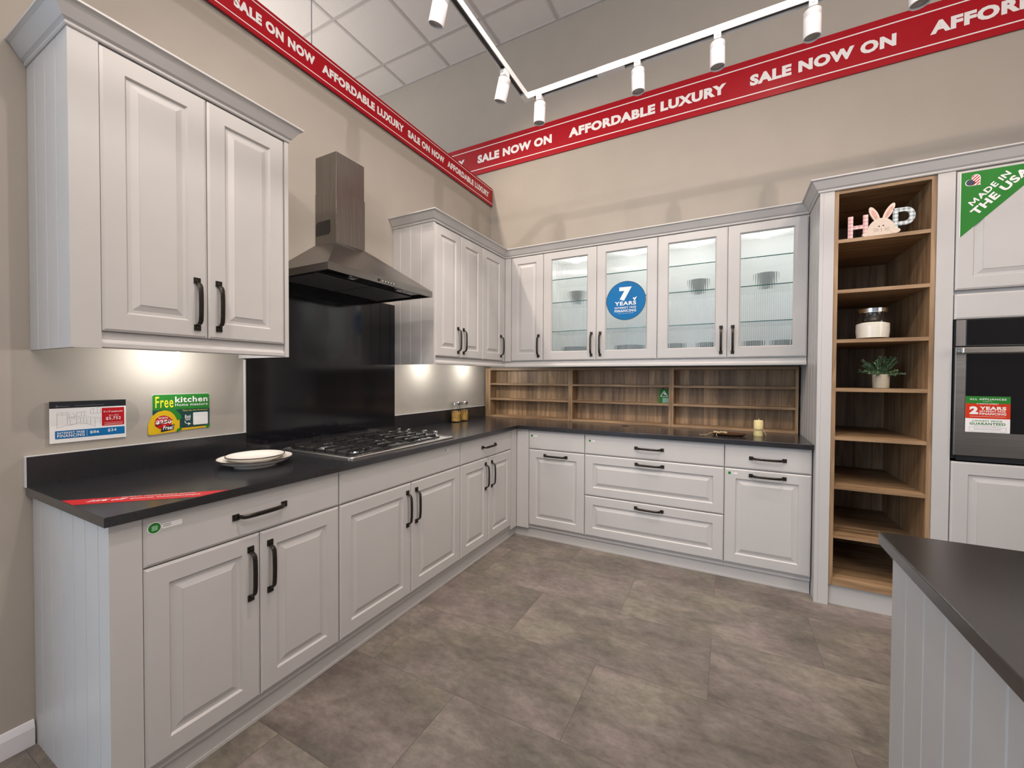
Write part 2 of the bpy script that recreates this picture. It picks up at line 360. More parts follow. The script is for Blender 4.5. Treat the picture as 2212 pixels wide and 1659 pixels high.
# ---------------------------------------------------------------- cabinet parts
def panel_loops(F, u0, u1, z0, z1, w0, loops):
    return [[F(u0+i, w0+w, z0+i), F(u1-i, w0+w, z0+i), F(u1-i, w0+w, z1-i), F(u0+i, w0+w, z1-i)] for i, w in loops]
T = .020
def raised(F, u0, u1, z0, z1, w0, par, name='door', fwd=.062, g=.0015):
    L = [(0, 0), (0, T-.004), (.008, T), (fwd, T), (fwd+.006, T-.008), (fwd+.016, T-.008), (fwd+.036, T-.002), (fwd+.0365, T-.0005), (fwd+.039, T-.0005)]
    return MB().rings(panel_loops(F, u0+g, u1-g, z0+g, z1-g, w0-T, L), PAINT).build(name, par)
def slab(F, u0, u1, z0, z1, w0, par, name='drawer', g=.0015):
    L = [(0, 0), (0, T-.004), (.008, T)]
    return MB().rings(panel_loops(F, u0+g, u1-g, z0+g, z1-g, w0-T, L), PAINT).build(name, par)
def ribbed(F, u0, u1, z0, z1, w):
    mb = MB(); n = max(8, int((u1-u0)/.0127)*10); fr = []; bk = []
    for i in range(n+1):
        u = u0+(u1-u0)*i/n; a = w+.0012*abs(math.sin(math.pi*(u-u0)/.0127))
        fr.append(u); bk.append(a)
    vs = []
    for i in range(n+1): vs += [F(fr[i], bk[i], z0), F(fr[i], bk[i], z1), F(fr[i], w-.004, z0), F(fr[i], w-.004, z1)]
    fs = []
    for i in range(n):
        a = 4*i; b = a+4; fs += [(a, b, b+1, a+1), (a+2, a+3, b+3, b+2), (a, a+2, b+2, b), (a+1, b+1, b+3, a+3)]
    fs += [(0, 1, 3, 2), (4*n, 4*n+2, 4*n+3, 4*n+1)]
    return mb.add(vs, fs, RIB, True)
def glassdoor(F, u0, u1, z0, z1, w0, par, g=.0015):
    f = .074
    L = [(0, 0), (0, T-.004), (.008, T), (f-.004, T), (f+.004, T-.009), (f+.004, 0), (0, 0)]
    rs = [[F(u0+g+i, w0-T+w, z0+g+i), F(u1-g-i, w0-T+w, z0+g+i), F(u1-g-i, w0-T+w, z1-g-(i if i < .02 else i-.013)), F(u0+g+i, w0-T+w, z1-g-(i if i < .02 else i-.013))] for i, w in L]
    a = MB().rings(rs, PAINT, cap=False).build('door', par)
    ribbed(F, u0+f+.004, u1-f-.004, z0+f+.004, z1-f+.009, w0-.014).build('glass_pane', a)
    return a
def handle(F, cu, cz, w, vert, par):
    """bridge pull .20 long: two square pads with screws and an arched flat grip"""
    mb = MB(); H = .1
    def G(s, q, w_): return F(cu+q, w_, cz+s) if vert else F(cu+s, w_, cz+q)
    def bx(s0, s1, q0, q1, a, b):
        mb.rings([[G(s0, q0, a), G(s1, q0, a), G(s1, q1, a), G(s0, q1, a)], [G(s0, q0, b), G(s1, q0, b), G(s1, q1, b), G(s0, q1, b)]], BRONZE)
    for sg in (-1, 1):
        e0, e1 = sorted((sg*H, sg*(H-.022))); bx(e0, e1, -.011, .011, w, w+.005)
        c = sg*(H-.011); mb.lathe([(0.0045, 0), (.0045, .002), (.002, .003)], G(c, 0, w+.005), CHROME if False else BRONZE, 10, ax=Vector(F(0, 1, 0))-Vector(F(0, 0, 0)))
    pr = [(-.080, .003), (-.078, .012), (-.073, .020), (-.064, .0255), (-.04, .028), (0, .029), (.04, .028), (.064, .0255), (.073, .020), (.078, .012), (.080, .003)]
    rs = []
    for i, (s_, o_) in enumerate(pr):
        wd = .0065 if i in (0, 1, 9, 10) else .0075
        a = pr[max(i-1, 0)]; b = pr[min(i+1, 10)]; tx, ty = b[0]-a[0], b[1]-a[1]; L_ = math.hypot(tx, ty); nx, ny = -ty/L_, tx/L_
        th = .0035
        pts = [(-wd, -th), (wd, -th), (wd, th*.3), (wd*.55, th), (-wd*.55, th), (-wd, th*.3)]
        rs.append([G(s_+nx*t_, q, w+.004+o_+ny*t_) for q, t_ in pts])
    mb.rings(rs, BRONZE)
    return mb.build('handle', par)
def body(F, u0, u1, w1, z0, z1, par, w0=.002, m=None, name='body'):
    a = F(u0, w0, z0); b = F(u1, w1, z1); return MB().box(a, b, m or PAINT).build(name, par)
BZ0, BZD, BZS, BZT = .110, .7271, .727, .882
def cab(F, name, label, cat, u0, u1, w, z0, z1, group):
    return thing(name, label, cat, F((u0+u1)/2, 0, z0), group)
BG = 'base cabinets under the worktop'; WG = 'wall cabinets'
FL = .634
def sticker(F, u, z, w, par, col=PGREEN, s=1.0):
    U, V = (Vector(F(1, 0, 0))-Vector(F(0, 0, 0)), Vector(ZU)); o = F(u, w, z)
    if U.cross(V).dot(Vector(F(0, 1, 0))-Vector(F(0, 0, 0))) < 0: U = -U
    r = .0115*s
    st = MB().poly(ell(0, 0, r*1.15, n=20), o, U, V, WHT, .0004).poly(ell(0, 0, r, n=20), o, U, V, col, .0004, .0004)
    st.poly(rrect(-r*.45, -r*.5, r*.5, r*.45, r*.1, 2), o, U, V, PLG if s > 1 else col, .0003, .0008)
    st.poly(rrect(r*1.2, -r*.55, r*4.6, r*.5, r*.2, 2), o, U, V, WHT, .0004)
    for zz in (-.2, .15): st.poly([(r*1.4, r*zz), (r*2.7, r*zz), (r*2.7, r*(zz+.14)), (r*1.4, r*(zz+.14))], o, U, V, PGREY, .0002, .0004)
    return st
def grooved(F2, a0, a1, z0, z1, th, grooves, par, name='side_panel'):
    """tongue and groove board panel: F2(a, t, z), t = 0 is the seen face, positive is into the panel"""
    gs = sorted(grooves); prof = [(a0, 0)]
    for g in gs: prof += [(g-.0035, 0), (g, .0035), (g+.0035, 0)]
    prof += [(a1, 0), (a1, th), (a0, th)]
    return MB().rings([[F2(a, t, z0) for a, t in prof], [F2(a, t, z1) for a, t in prof]], PAINT).build(name, par)
# ---- left base run
b1 = cab(LF, 'base_cabinet', 'wide grey base cabinet at the near left end with grooved side panel', 'cabinet', -3.071, -2.374, FL, 0, 0, BG)
body(LF, -3.129, -2.3755, FL-T, .08, .884, b1)
grooved(lambda a, t, z: (a, -3.147+t, z), .002, FL-T-.0003, 0, .886, .018, [.085, .18, .275, .371, .466, .561], b1)
MB().box(LF(-3.147, FL-T, 0.0), LF(-3.0725, FL, .884), PAINT).build('filler_strip', b1)
d = slab(LF, -3.071, -2.3755, .7285, BZT, FL, b1); handle(LF, -2.723, .807, FL, False, d)
d = raised(LF, -3.071, -2.7265, BZ0, .7265, FL, b1); handle(LF, -2.7615, .586, FL, True, d)
d = raised(LF, -2.7265, -2.3755, BZ0, .7265, FL, b1); handle(LF, -2.690, .586, FL, True, d)
b2 = cab(LF, 'base_cabinet', 'grey base cabinet under the gas cooktop with plain handleless front above two doors', 'cabinet', -2.374, -1.433, FL, 0, 0, BG)
body(LF, -2.3735, -1.434, FL-T, .08, .884, b2)
slab(LF, -2.3735, -1.434, .7285, BZT, FL, b2, 'false_front')
d = raised(LF, -2.3735, -1.9027, BZ0, .7265, FL, b2); handle(LF, -1.934, .588, FL, True, d)
d = raised(LF, -1.9027, -1.434, BZ0, .7265, FL, b2); handle(LF, -1.863, .590, FL, True, d)
b3 = cab(LF, 'base_cabinet', 'narrow grey two door base cabinet with short drawer beside the inner corner', 'cabinet', -1.433, -.731, FL, 0, 0, BG)
body(LF, -1.432, -.70, FL-T, .08, .884, b3)
MB().box(LF(-.7295, FL-T, .08), LF(-.636, FL, .884), PAINT).build('filler_strip', b3)
d = slab(LF, -1.432, -.731, .7285, BZT, FL, b3); handle(LF, -1.080, .808, FL, False, d)
d = raised(LF, -1.432, -1.0822, BZ0, .7265, FL, b3); handle(LF, -1.124, .595, FL, True, d)
d = raised(LF, -1.0822, -.731, BZ0, .7265, FL, b3); handle(LF, -1.036, .595, FL, True, d)
# ---- back base run
b4 = cab(RF, 'base_cabinet', 'narrow grey base cabinet in the corner, single door with horizontal handle under plain front', 'cabinet', .744, 1.2115, FL, 0, 0, BG)
body(RF, .70, 1.2115, FL-T, .08, .884, b4)
MB().box(RF(.636, FL-T, .08), RF(.7425, FL, .884), PAINT).build('filler_strip', b4)
slab(RF, .744, 1.2115, .7285, BZT, FL, b4, 'false_front')
d = raised(RF, .744, 1.2115, BZ0, .7265, FL, b4); handle(RF, .976, .686, FL, False, d)
b5 = cab(RF, 'base_cabinet', 'wide grey three drawer base cabinet in the middle of the back wall', 'cabinet', 1.213, 2.154, FL, 0, 0, BG)
body(RF, 1.213, 2.1535, FL-T, .08, .884, b5)
d = slab(RF, 1.213, 2.1535, .7285, BZT, FL, b5); handle(RF, 1.681, .806, FL, False, d)
d = raised(RF, 1.213, 2.1535, .4165, .7265, FL, b5, 'drawer'); handle(RF, 1.684, .690, FL, False, d)
d = raised(RF, 1.213, 2.1535, BZ0, .4145, FL, b5, 'drawer'); handle(RF, 1.683, .376, FL, False, d)
b6 = cab(RF, 'base_cabinet', 'grey base cabinet beside the tall end panel, one drawer above a single door', 'cabinet', 2.1555, 2.62, FL, 0, 0, BG)
body(RF, 2.155, 2.62, FL-T, .08, .884, b6)
d = slab(RF, 2.155, 2.62, .7285, BZT, FL, b6); handle(RF, 2.392, .802, FL, False, d)
d = raised(RF, 2.155, 2.62, BZ0, .7265, FL, b6); handle(RF, 2.392, .691, FL, False, d)
# plinths
PFx = .600
tag(MB().box((PFx-.018, -3.128, 0), (PFx, -.60, .079), PAINT).box((PFx, -3.128, 0), (PFx+.004, -.60, .012), PAINT).build('plinth', org=(PFx, -1.9, 0)), 'grey toe kick board under the left row of base cabinets', 'plinth')
tag(MB().box((.60, -PFx+.018, 0), (2.62, -PFx, .079), PAINT).box((.605, -PFx-.004, 0), (2.62, -PFx, .012), PAINT).build('plinth', org=(1.6, -PFx, 0)), 'grey toe kick board under the back row of base cabinets', 'plinth')
# ---- worktop, upstand, splashback
def Lshape(x0, y0, x1, y1, D, z0, z1, m, mb=None):
    mb = mb or MB(); P = [(x0, y0), (D, y0), (D, -D), (x1, -D), (x1, y1), (x0, y1)]
    return mb.rings([[(a, b, z0) for a, b in P], [(a, b, z1) for a, b in P]], m)
wt = thing('worktop', 'polished black stone L shaped worktop on the grey base cabinets', 'worktop', (0.33, -1.6, .886))
Lshape(.002, -3.163, 2.6245, -.002, .657, .886, .915, STONE).build('slab', wt, bevel=.0015)
MB().lathe([(.030, 0), (.030, .0012), (.024, .0012), (.022, .0004)], (1.43, -.255, .915), BLACK, 24).build('cable_hole', wt)
us_ = thing('upstand', 'low black stone upstand along the left wall behind the worktop', 'upstand', (.01, -2, .915))
for a, b, z in ((-3.163, -2.4305, 1.021), (-2.430, -1.3925, .95), (-1.392, -.132, 1.021)): MB().box((.002, a, .9152), (.020, b, z), STONE).build('stone_strip', us_)
for a, b in (((.0005, -3.166, 1.0212), (.018, -2.4338, 1.0235)), ((.0005, -2.4335, 1.0212), (.018, -2.4308, 1.39)), ((.0005, -1.3883, 1.0212), (.018, -.132, 1.0235)), ((.0005, -1.3915, 1.0212), (.018, -1.3885, 1.39)), ((.0005, -3.1668, .9155), (.018, -3.1635, 1.021))):
    MB().box(a, b, TAUPE).build('sealant_line', us_)
tag(MB().box((.002, -2.430, .9505), (.0215, -1.3925, 1.824), SPLASHM).build('splashback', org=(.01, -1.9, .95)), 'tall glossy black splashback panel behind the cooktop', 'splashback')
# ---------------------------------------------------------------- wall cabinets
ZB, ZU0, ZT, UD = 1.395, 1.4512, 2.3725, .375
CROWN = [(-.02, 0), (.003, 0), (.006, .004), (.006, .012), (.010, .016), (.014, .019), (.037, .056), (.043, .060), (.047, .062), (.047, .069), (.044, .071), (-.02, .071)]
RAIL = [(-.032, 0), (-.008, 0), (-.004, .003), (-.004, .016), (-.010, .021), (-.014, .028), (-.014, .0535), (-.032, .0535)]
def shellbox(F, u0, u1, w1, z0, z1, par, m):
    t = .016; mb = MB()
    mb.box(F(u0, .002, z0), F(u1, .010, z1), m)
    for a, b in ((u0, u0+t), (u1-t, u1)): mb.box(F(a, .010, z0), F(b, w1, z1), m)
    mb.box(F(u0+t, .010, z0), F(u1-t, w1, z0+t), m); mb.box(F(u0+t, .010, z1-t), F(u1-t, w1, z1), m)
    return mb.build('carcass', par)
w1_ = cab(LF, 'wall_cabinet', 'large grey two door wall cabinet at the near left end above the price signs', 'cabinet', -3.15, -2.438, 0, ZB, 0, WG)
body(LF, -3.129, -2.4565, UD-T, 1.435, 2.374, w1_)
grooved(lambda a, t, z: (a, -3.147+t, z), .002, UD-T-.0003, ZB, 2.374, .018, [.085, .18, .275], w1_)
grooved(lambda a, t, z: (a, -2.438-t, z), .002, UD, ZB, 2.374, .018, [.085, .18, .275], w1_)
MB().box(LF(-3.147, UD-T, ZB), LF(-3.0765, UD, 2.374), PAINT).build('filler_strip', w1_)
d = raised(LF, -3.0755, -2.7688, ZU0, ZT, UD, w1_); handle(LF, -2.8065, 1.580, UD, True, d)
d = raised(LF, -2.7688, -2.4575, ZU0, ZT, UD, w1_); handle(LF, -2.7315, 1.582, UD, True, d)
MB().sweep([(.002, -3.147), (UD, -3.147), (UD, -2.438), (.002, -2.438)], CROWN, PAINT, 2.3745).build('crown_moulding', w1_)
MB().sweep([(UD, -3.0755), (UD, -2.4565)], RAIL, PAINT, ZB+.002).build('light_rail', w1_)
w2_ = cab(LF, 'wall_cabinet', 'grey two door wall cabinet with grooved side beside the steel hood', 'cabinet', -1.385, -.757, 0, ZB, 0, WG)
body(LF, -1.369, -.758, UD-T, 1.435, 2.374, w2_)
grooved(lambda a, t, z: (a, -1.3875+t, z), .002, UD, ZB, 2.374, .0175, [.074, .169, .266], w2_)
d = raised(LF, -1.3698, -1.0631, ZU0, ZT, UD, w2_); handle(LF, -1.102, 1.581, UD, True, d)
d = raised(LF, -1.0631, -.7575, ZU0, ZT, UD, w2_); handle(LF, -1.030, 1.580, UD, True, d)
w3_ = cab(LF, 'wall_cabinet', 'single door grey wall cabinet on the left wall tucked in the corner', 'cabinet', -.757, -.41, 0, ZB, 0, WG)
body(LF, -.757, -.002, UD-T, 1.435, 2.374, w3_)
MB().box(LF(-.409, UD-T, 1.4495), LF(-.3765, UD-.001, ZT), PAINT).build('filler_strip', w3_)
d = raised(LF, -.757, -.410, ZU0, ZT, UD, w3_); handle(LF, -.449, 1.583, UD, True, d)
w4_ = cab(RF, 'wall_cabinet', 'single solid door grey wall cabinet on the back wall left of the glass doors', 'cabinet', .438, .748, 0, ZB, 0, WG)
body(RF, .358, .748, UD-T, 1.435, 2.374, w4_)
MB().box(RF(.3765, UD-T, 1.4495), RF(.437, UD-.001, ZT), PAINT).build('filler_strip', w4_)
d = raised(RF, .438, .748, ZU0, ZT, UD, w4_); handle(RF, .708, 1.580, UD, True, d)
def puck(F, u, w, z, par, power, sp_=None):
    MB().lathe([(.034, 0), (.034, -.008), (.028, -.010)], F(u, w, z), LAMPW, 24).build('puck_light', par)
    MB().lathe([(.027, -.0102), (.027, -.0115), (.010, -.0125)], F(u, w, z), GLOW, 24).build('lit_lens', par)
    return point('puck_lamp', F(u, w, z-.035), power, .02, COOL)
def glasscab(u0, um, u1, label, hl, hr):
    c = cab(RF, 'glass_door_cabinet', label, 'cabinet', u0, u1, 0, ZB, 0, 'glass fronted wall cabinets')
    shellbox(RF, u0+.001, u1-.001, UD-T-.001, 1.4495, 2.3735, c, PAINTW)
    MB().box(RF(um-.014, UD-T-.021, 1.4656), RF(um+.014, UD-T-.0015, 2.3574), PAINT).build('gap_light_blocker', c)  # added strip that stops inside light leaking through the door gap
    for zz in (1.699, 1.946, 2.142):
        MB().box(RF(u0+.019, .014, zz), RF(u1-.019, .326, zz+.006), SHELFG).box(RF(u0+.019, .3262, zz), RF(u1-.019, .330, zz+.006), SHELFE).build('glass_shelf', c)
    a = glassdoor(RF, u0, um, ZU0, ZT, UD, c); b = glassdoor(RF, um, u1, ZU0, ZT, UD, c)
    handle(RF, hl, 1.579, UD, True, a); handle(RF, hr, 1.579, UD, True, b)
    for u in ((u0+um)/2, (um+u1)/2): puck(RF, u, .20, 2.357, c, 3.1)
    return c
g1_ = glasscab(.7495, 1.2174, 1.6875, 'lit glass door wall cabinet wearing the round blue sticker', 1.179, 1.252)
g2_ = glasscab(1.6885, 2.1576, 2.6205, 'lit glass door wall cabinet next to the tall oak shelves', 2.120, 2.193)
cr = MB().sweep([(.002, -1.3875), (UD, -1.3875), (UD, -UD), (2.622, -UD), (2.622, -.70), (4.02, -.70)], CROWN, PAINT, 2.3745).build('crown_moulding', org=(1.5, -.4, 2.3745))
tag(cr, 'long grey crown moulding running over the corner wall cabinets and the tall units', 'moulding')
lr = MB().sweep([(UD, -1.3695), (UD, -UD), (2.620, -UD)], RAIL, PAINT, ZB+.002).build('light_rail', org=(1.5, -.38, ZB))
tag(lr, 'grey light rail under the corner wall cabinets above the oak shelving', 'moulding')
uc = 'under cabinet lights'
for lab, y in (('small round light under the near left wall cabinet', -2.777), ('small round light under the wall cabinet beside the hood', -1.087), ('small round light under the corner wall cabinet above the pasta jars', -.50)):
    p = thing('downlight', lab, 'light', (.15, y, 1.4345), uc)
    MB().lathe([(.034, 0), (.034, -.008), (.028, -.010)], (.15, y, 1.4345), LAMPW, 24).build('housing', p)
    MB().lathe([(.027, -.0102), (.027, -.0115), (.010, -.0125)], (.15, y, 1.4345), GLOW, 24).build('lens', p)
    point('downlight_lamp', (.15, y, 1.404), 3.6, .012, COOL)
# ---------------------------------------------------------------- dishes behind the glass
def lathe_thing(name, prof, loc, m, label, cat, group=None, n=36):
    return tag(MB().lathe(prof, loc, m, n).build(name, org=loc), label, cat, group)
BOWL = [(.030, 0), (.032, .004), (.045, .03), (.062, .07), (.068, .103), (.064, .103), (.057, .07), (.040, .03), (.0, .012)]
LOWB = [(.035, 0), (.058, .012), (.062, .046), (.058, .046), (.052, .014), (0, .008)]
PLAT = [(.06, 0), (.10, .008), (.118, .022), (.118, .044), (.112, .044), (.09, .030), (0, .028)]
MZ = 1.9525
lathe_thing('bowl', BOWL, (.990, -.18, MZ), GREY, 'grey tapered bowl on a glass shelf behind the leftmost glass door', 'bowl', 'tapered bowls behind glass')
lathe_thing('bowl', BOWL, (1.960, -.18, MZ), GREY, 'grey tapered bowl on a glass shelf behind the third glass door', 'bowl', 'tapered bowls behind glass')
lathe_thing('bowl', BOWL, (2.401, -.18, MZ), GREY, 'grey tapered bowl on a glass shelf behind the rightmost glass door', 'bowl', 'tapered bowls behind glass')
FZ = 1.4662
for nm, pf, x, lab in (('plate_stack', PLAT, .985, 'low grey plate on the cabinet floor behind the leftmost glass door'), ('plate_stack', PLAT, 1.450, 'low grey plate on the cabinet floor below the round blue sticker'),
                   ('low_bowl', LOWB, 1.803, 'low grey bowl on the cabinet floor behind the third glass door, left one'), ('low_bowl', LOWB, 2.020, 'low grey bowl on the cabinet floor behind the third glass door, beside the handle'),
                   ('low_bowl', LOWB, 2.328, 'low grey bowl on the cabinet floor behind the rightmost glass door, left one'), ('low_bowl', LOWB, 2.500, 'low grey bowl on the cabinet floor behind the rightmost glass door, right one')):
    pf2 = [(r, h*2.4) for r, h in pf]
    lathe_thing(nm, pf2, (x, -.18, FZ), GREYD, lab, 'dish', 'low dishes on the cabinet floors')
# ---------------------------------------------------------------- oak shelving on the worktop
def oakbox(name, label, x0, x1, z0, z1, yf, shelves, t=.018, depth=None, group=None, back=WOODB, t0=None):
    c = thing(name, label, 'shelf unit', ((x0+x1)/2, yf/2, z0), group); yb = -.004
    MB().box((x0, yb, z0), (x1, yb-.008, z1), back).build('back_panel', c)
    for a, b in ((x0, x0+t), (x1-t, x1)): MB().box((a, yb-.0082, z0), (b, yf, z1), WOODV).build('side_board', c)
    MB().box((x0+t, yb-.0082, z1-t), (x1-t, yf, z1), WOODH).build('top_board', c)
    MB().box((x0+t, yb-.0082, z0), (x1-t, yf, z0+(t0 or t)), WOODH).build('bottom_board', c)
    for s in shelves: MB().box((x0+t, yb-.0082, s), (x1-t, yf+.001, s+t), WOODH).build('shelf', c)
    return c
SG = 'low oak shelf units on the worktop'
sh = (1.083, 1.231)
q1 = oakbox('oak_shelf_unit', 'low oak shelf unit on the worktop in the corner, leftmost of the row', .060, .9145, .9155, 1.392, -.130, sh, group=SG)
MB().box((.0215, -.112, .9155), (.0595, -.130, 1.392), WOODV).build('filler_strip', q1)
oakbox('oak_shelf_unit', 'middle low oak shelf unit holding the small green card', .9155, 1.7650, .9155, 1.392, -.130, sh, group=SG)
oakbox('oak_shelf_unit', 'low oak shelf unit behind the candle, rightmost of the row', 1.7660, 2.6100, .9155, 1.392, -.130, sh, group=SG)
# ---------------------------------------------------------------- tall column: post, shelves, oven housing
TY = -.70
po = thing('tall_end_panel', 'full height grey end panel with grooved side between worktop and tall oak shelves', 'panel', (2.66, TY/2, 0))
grooved(lambda a, t, z: (2.6255+t, a, z), TY, -.002, 0, 2.374, .018, [-.605, -.51, -.415, -.32, -.225, -.13], po)
MB().box((2.644, TY, 0), (2.693, TY+.02, 2.374), PAINT).build('front_strip', po)
MB().box((2.644, -.68, 0), (2.69, -.004, 2.373), PAINT).build('core', po)
ts = oakbox('tall_oak_shelf_unit', 'tall open oak shelf column of eight compartments', 2.6945, 3.1205, .120, 2.374, -.694, (.393, .675, .957, 1.234, 1.512, 1.793, 2.078), t=.0195, t0=.038)
MB().box((2.6945, -.672, 0), (3.1205, -.655, .119), PAINT).build('toe_kick', ts)
ov = thing('oven_housing', 'tall grey oven housing with doors above and below the built in oven', 'cabinet', (3.55, TY/2, 0))
MB().box((3.1215, TY+.02, 0), (3.1885, TY, 2.374), PAINT).build('filler_strip', ov)
hb = MB().box((3.1215, -.004, .10), (3.98, -.08, 2.374), PAINT); hb.box((3.1215, -.0801, .10), (3.186, TY+.0205, 2.374), PAINT); hb.box((3.965, -.0801, .10), (3.98, TY+.0205, 2.374), PAINT)
hb.box((3.187, -.0801, 1.625), (3.964, TY+.021, 2.374), PAINT).box((3.187, -.0801, .10), (3.964, TY+.021, .872), PAINT); hb.build('body', ov)
for a, b in ((3.191, 3.577), (3.577, 3.963)):
    raised(RF, a, b, 1.7625, 2.3665, -TY+.008, ov)
    raised(RF, a, b, .12, .8865, -TY+.008, ov)
slab(RF, 3.191, 3.963, 1.6135, 1.7445, -TY+.008, ov, 'front_panel')
MB().box((3.1215, -.66, 0), (3.98, -.64, .099), PAINT).build('toe_kick', ov)
for x0 in (3.985,):
    MB().box((3.9805, TY+.02, 0), (4.05, TY, 2.374), PAINT).build('filler_strip', ov)
OY = -.715
ove = thing('oven', 'built in stainless steel wall oven with black glass door and control panel', 'oven', (3.57, -.4, .9))
MB().box((3.1935, -.10, .90), (3.956, -.698, 1.610), BLACK).build('body', ove)
cp = MB().box((3.197, -.6985, 1.478), (3.953, OY, 1.6095), STEEL); cp.build('control_panel', ove)
MB().box((3.2345, OY-.0003, 1.479), (3.915, OY-.004, 1.6085), BLKGLASS).build('display_glass', ove)
dr = MB().box((3.195, -.6985, .920), (3.955, OY-.004, 1.470), STEELH).build('door', ove, bevel=.002)
MB().box((3.235, OY-.0042, 1.041), (3.915, OY-.0065, 1.437), BLKGLASS).build('door_glass', dr)
hm = MB().box((3.200, OY-.050, 1.438), (3.950, OY-.066, 1.466), CHROME)
for x in (3.225, 3.925): hm.box((x-.012, OY-.003, 1.443), (x+.012, OY-.051, 1.461), CHROME)
hm.build('handle', dr, bevel=.003)
MB().box((3.21, -.699, .893), (3.94, -.705, .917), BLACK).build('vent_slot', ove)
# ---------------------------------------------------------------- island
isl = thing('island', 'kitchen island at the right with dark quartz top and pale grooved end panel', 'island', (3.0, -3.4, 0))
MB().box((2.549, -4.90, .0), (3.45, -2.335, .884), PAINT).build('body', isl)
grooved(lambda a, t, z: (2.530+t, a, z), -4.92, -2.316, 0, .885, .0185, [-2.403-.0945*k for k in range(26)], isl)
c0 = []
for cx, cy, a in ((3.50, -2.27, 0), (2.5265, -2.27, 90), (2.5265, -4.98, 180), (3.50, -4.98, 270)):
    for k in range(6):
        t_ = math.radians(a+18*k); c0.append((cx+.012*math.cos(t_), cy+.012*math.sin(t_)))
MB().rings([[(a, b, .8855) for a, b in c0], [(a, b, .915) for a, b in c0]], STONEI).build('worktop', isl, bevel=.0025)
# ---------------------------------------------------------------- range hood
hd = thing('range_hood', 'stainless steel chimney range hood above the cooktop', 'range hood', (.2, -1.917, 1.82))
HX, HY0, HY1, HZ0, HZ1, HZ2 = .475, -2.307, -1.527, 1.820, 1.856, 2.076
CX, CY0, CY1 = .181, -2.022, -1.813
def ring4(x1, y0, y1, z, x0=.002): return [(x0, y0, z), (x1, y0, z), (x1, y1, z), (x0, y1, z)]
ca = MB().rings([ring4(HX, HY0, HY1, HZ1), ring4(CX+.006, CY0-.006, CY1+.006, HZ2), ring4(CX-.002, CY0+.002, CY1-.002, HZ2)], STEELH)
lip = [(0, 0), (0, HZ1-HZ0)]
ca.rings([ring4(HX, HY0, HY1, HZ1), ring4(HX, HY0, HY1, HZ0), ring4(HX-.012, HY0+.012, HY1-.012, HZ0, .012), ring4(HX-.012, HY0+.012, HY1-.012, HZ1-.002, .012)], STEELH, cap=False)
ca.build('canopy', hd)
MB().box((.013, HY0+.013, 1.833), (HX-.013, HY1-.013, 1.846), BLKGLASS).build('underside', hd)
for a, b in ((HY0+.045, -1.922), (-1.912, HY1-.045)): MB().box((.035, a, 1.826), (.335, b, 1.8325), FILTER).build('grease_filter', hd, bevel=.002)
for y in (-2.09, -1.74): MB().lathe([(.030, 0), (.030, -.003), (.024, -.004), (.022, -.002)], (.395, y, 1.8328), CHROME, 24).lathe([(.0215, -.0005), (.0215, -.002), (.01, -.003)], (.395, y, 1.8325), LENS, 20).build('hood_lamp', hd)
MB().box((.002, CY0, HZ2-.002), (CX, CY1, 2.38), STEEL).build('lower_chimney', hd, bevel=.001)
MB().box((.002, CY0+.003, 2.3802), (CX-.003, CY1-.003, 2.592), STEEL).build('upper_chimney', hd, bevel=.001)
vn = MB()
for k in range(14):
    # slanted louvre slots clipped to the rectangle x .006..135, z 2.130..2.212
    pts = []; s0 = -.062+k*.0142
    for side in (0, 1):
        xx = s0+side*.0055
        lo = max(.008, xx); hi = min(.132, xx+.072)
        if hi-lo > .004: pts.append((lo, 2.130+(lo-xx)*.0818/.072, hi, 2.130+(hi-xx)*.0818/.072))
    if len(pts) == 2:
        a, b = pts; vn.rings([[(a[0], CY0-.0002, a[1]), (b[0], CY0-.0002, b[1]), (b[2], CY0-.0002, b[3]), (a[2], CY0-.0002, a[3])], [(a[0], CY0-.0014, a[1]), (b[0], CY0-.0014, b[1]), (b[2], CY0-.0014, b[3]), (a[2], CY0-.0014, a[3])]], BLACK)
vn.build('vent_grille', hd)
bt = MB().lathe([(.007, 0), (.007, .003), (.004, .004)], (HX, -1.985, 1.836), BLACK, 14, ax=(1, 0, 0))
for k in range(5): bt.lathe([(.0045, 0), (.0045, .003)], (HX, -1.958+k*.021, 1.835), CHROME, 12, ax=(1, 0, 0)).box((HX, -1.950+k*.021, 1.830), (HX+.0008, -1.944+k*.021, 1.836), BLACK)
bt.build('button_panel', hd)
# ---------------------------------------------------------------- cooktop
ck = thing('gas_cooktop', 'stainless steel gas cooktop with black cast iron grates and knobs on the right', 'cooktop', (.34, -1.875, .915))
X0, X1, Y0, Y1 = .070, .605, -2.285, -1.462
def rr3(i, z, r=.02): return [(a, b, z) for a, b in rrect(X0+i, Y0+i, X1-i, Y1-i, r, 4)]
MB().rings([rr3(0, .9155), rr3(0, .920), rr3(.004, .9245), rr3(.010, .9245), rr3(.016, .919), rr3(.03, .919)], SATIN).build('tray', ck)
CT = .9195
for x, y, r in ((.475, -2.11, .052), (.20, -2.11, .038), (.34, -1.885, .058), (.475, -1.70, .040), (.20, -1.70, .044)):
    bn = MB().lathe([(r+.012, 0), (r+.010, .006), (r, .010), (r*.9, .010)], (x, y, CT), CHROME, 28).build('burner', ck)
    MB().lathe([(r*.92, .0102), (r*.95, .017), (r*.9, .021), (r*.6, .023)], (x, y, CT), IRON, 28).build('burner_cap', bn)
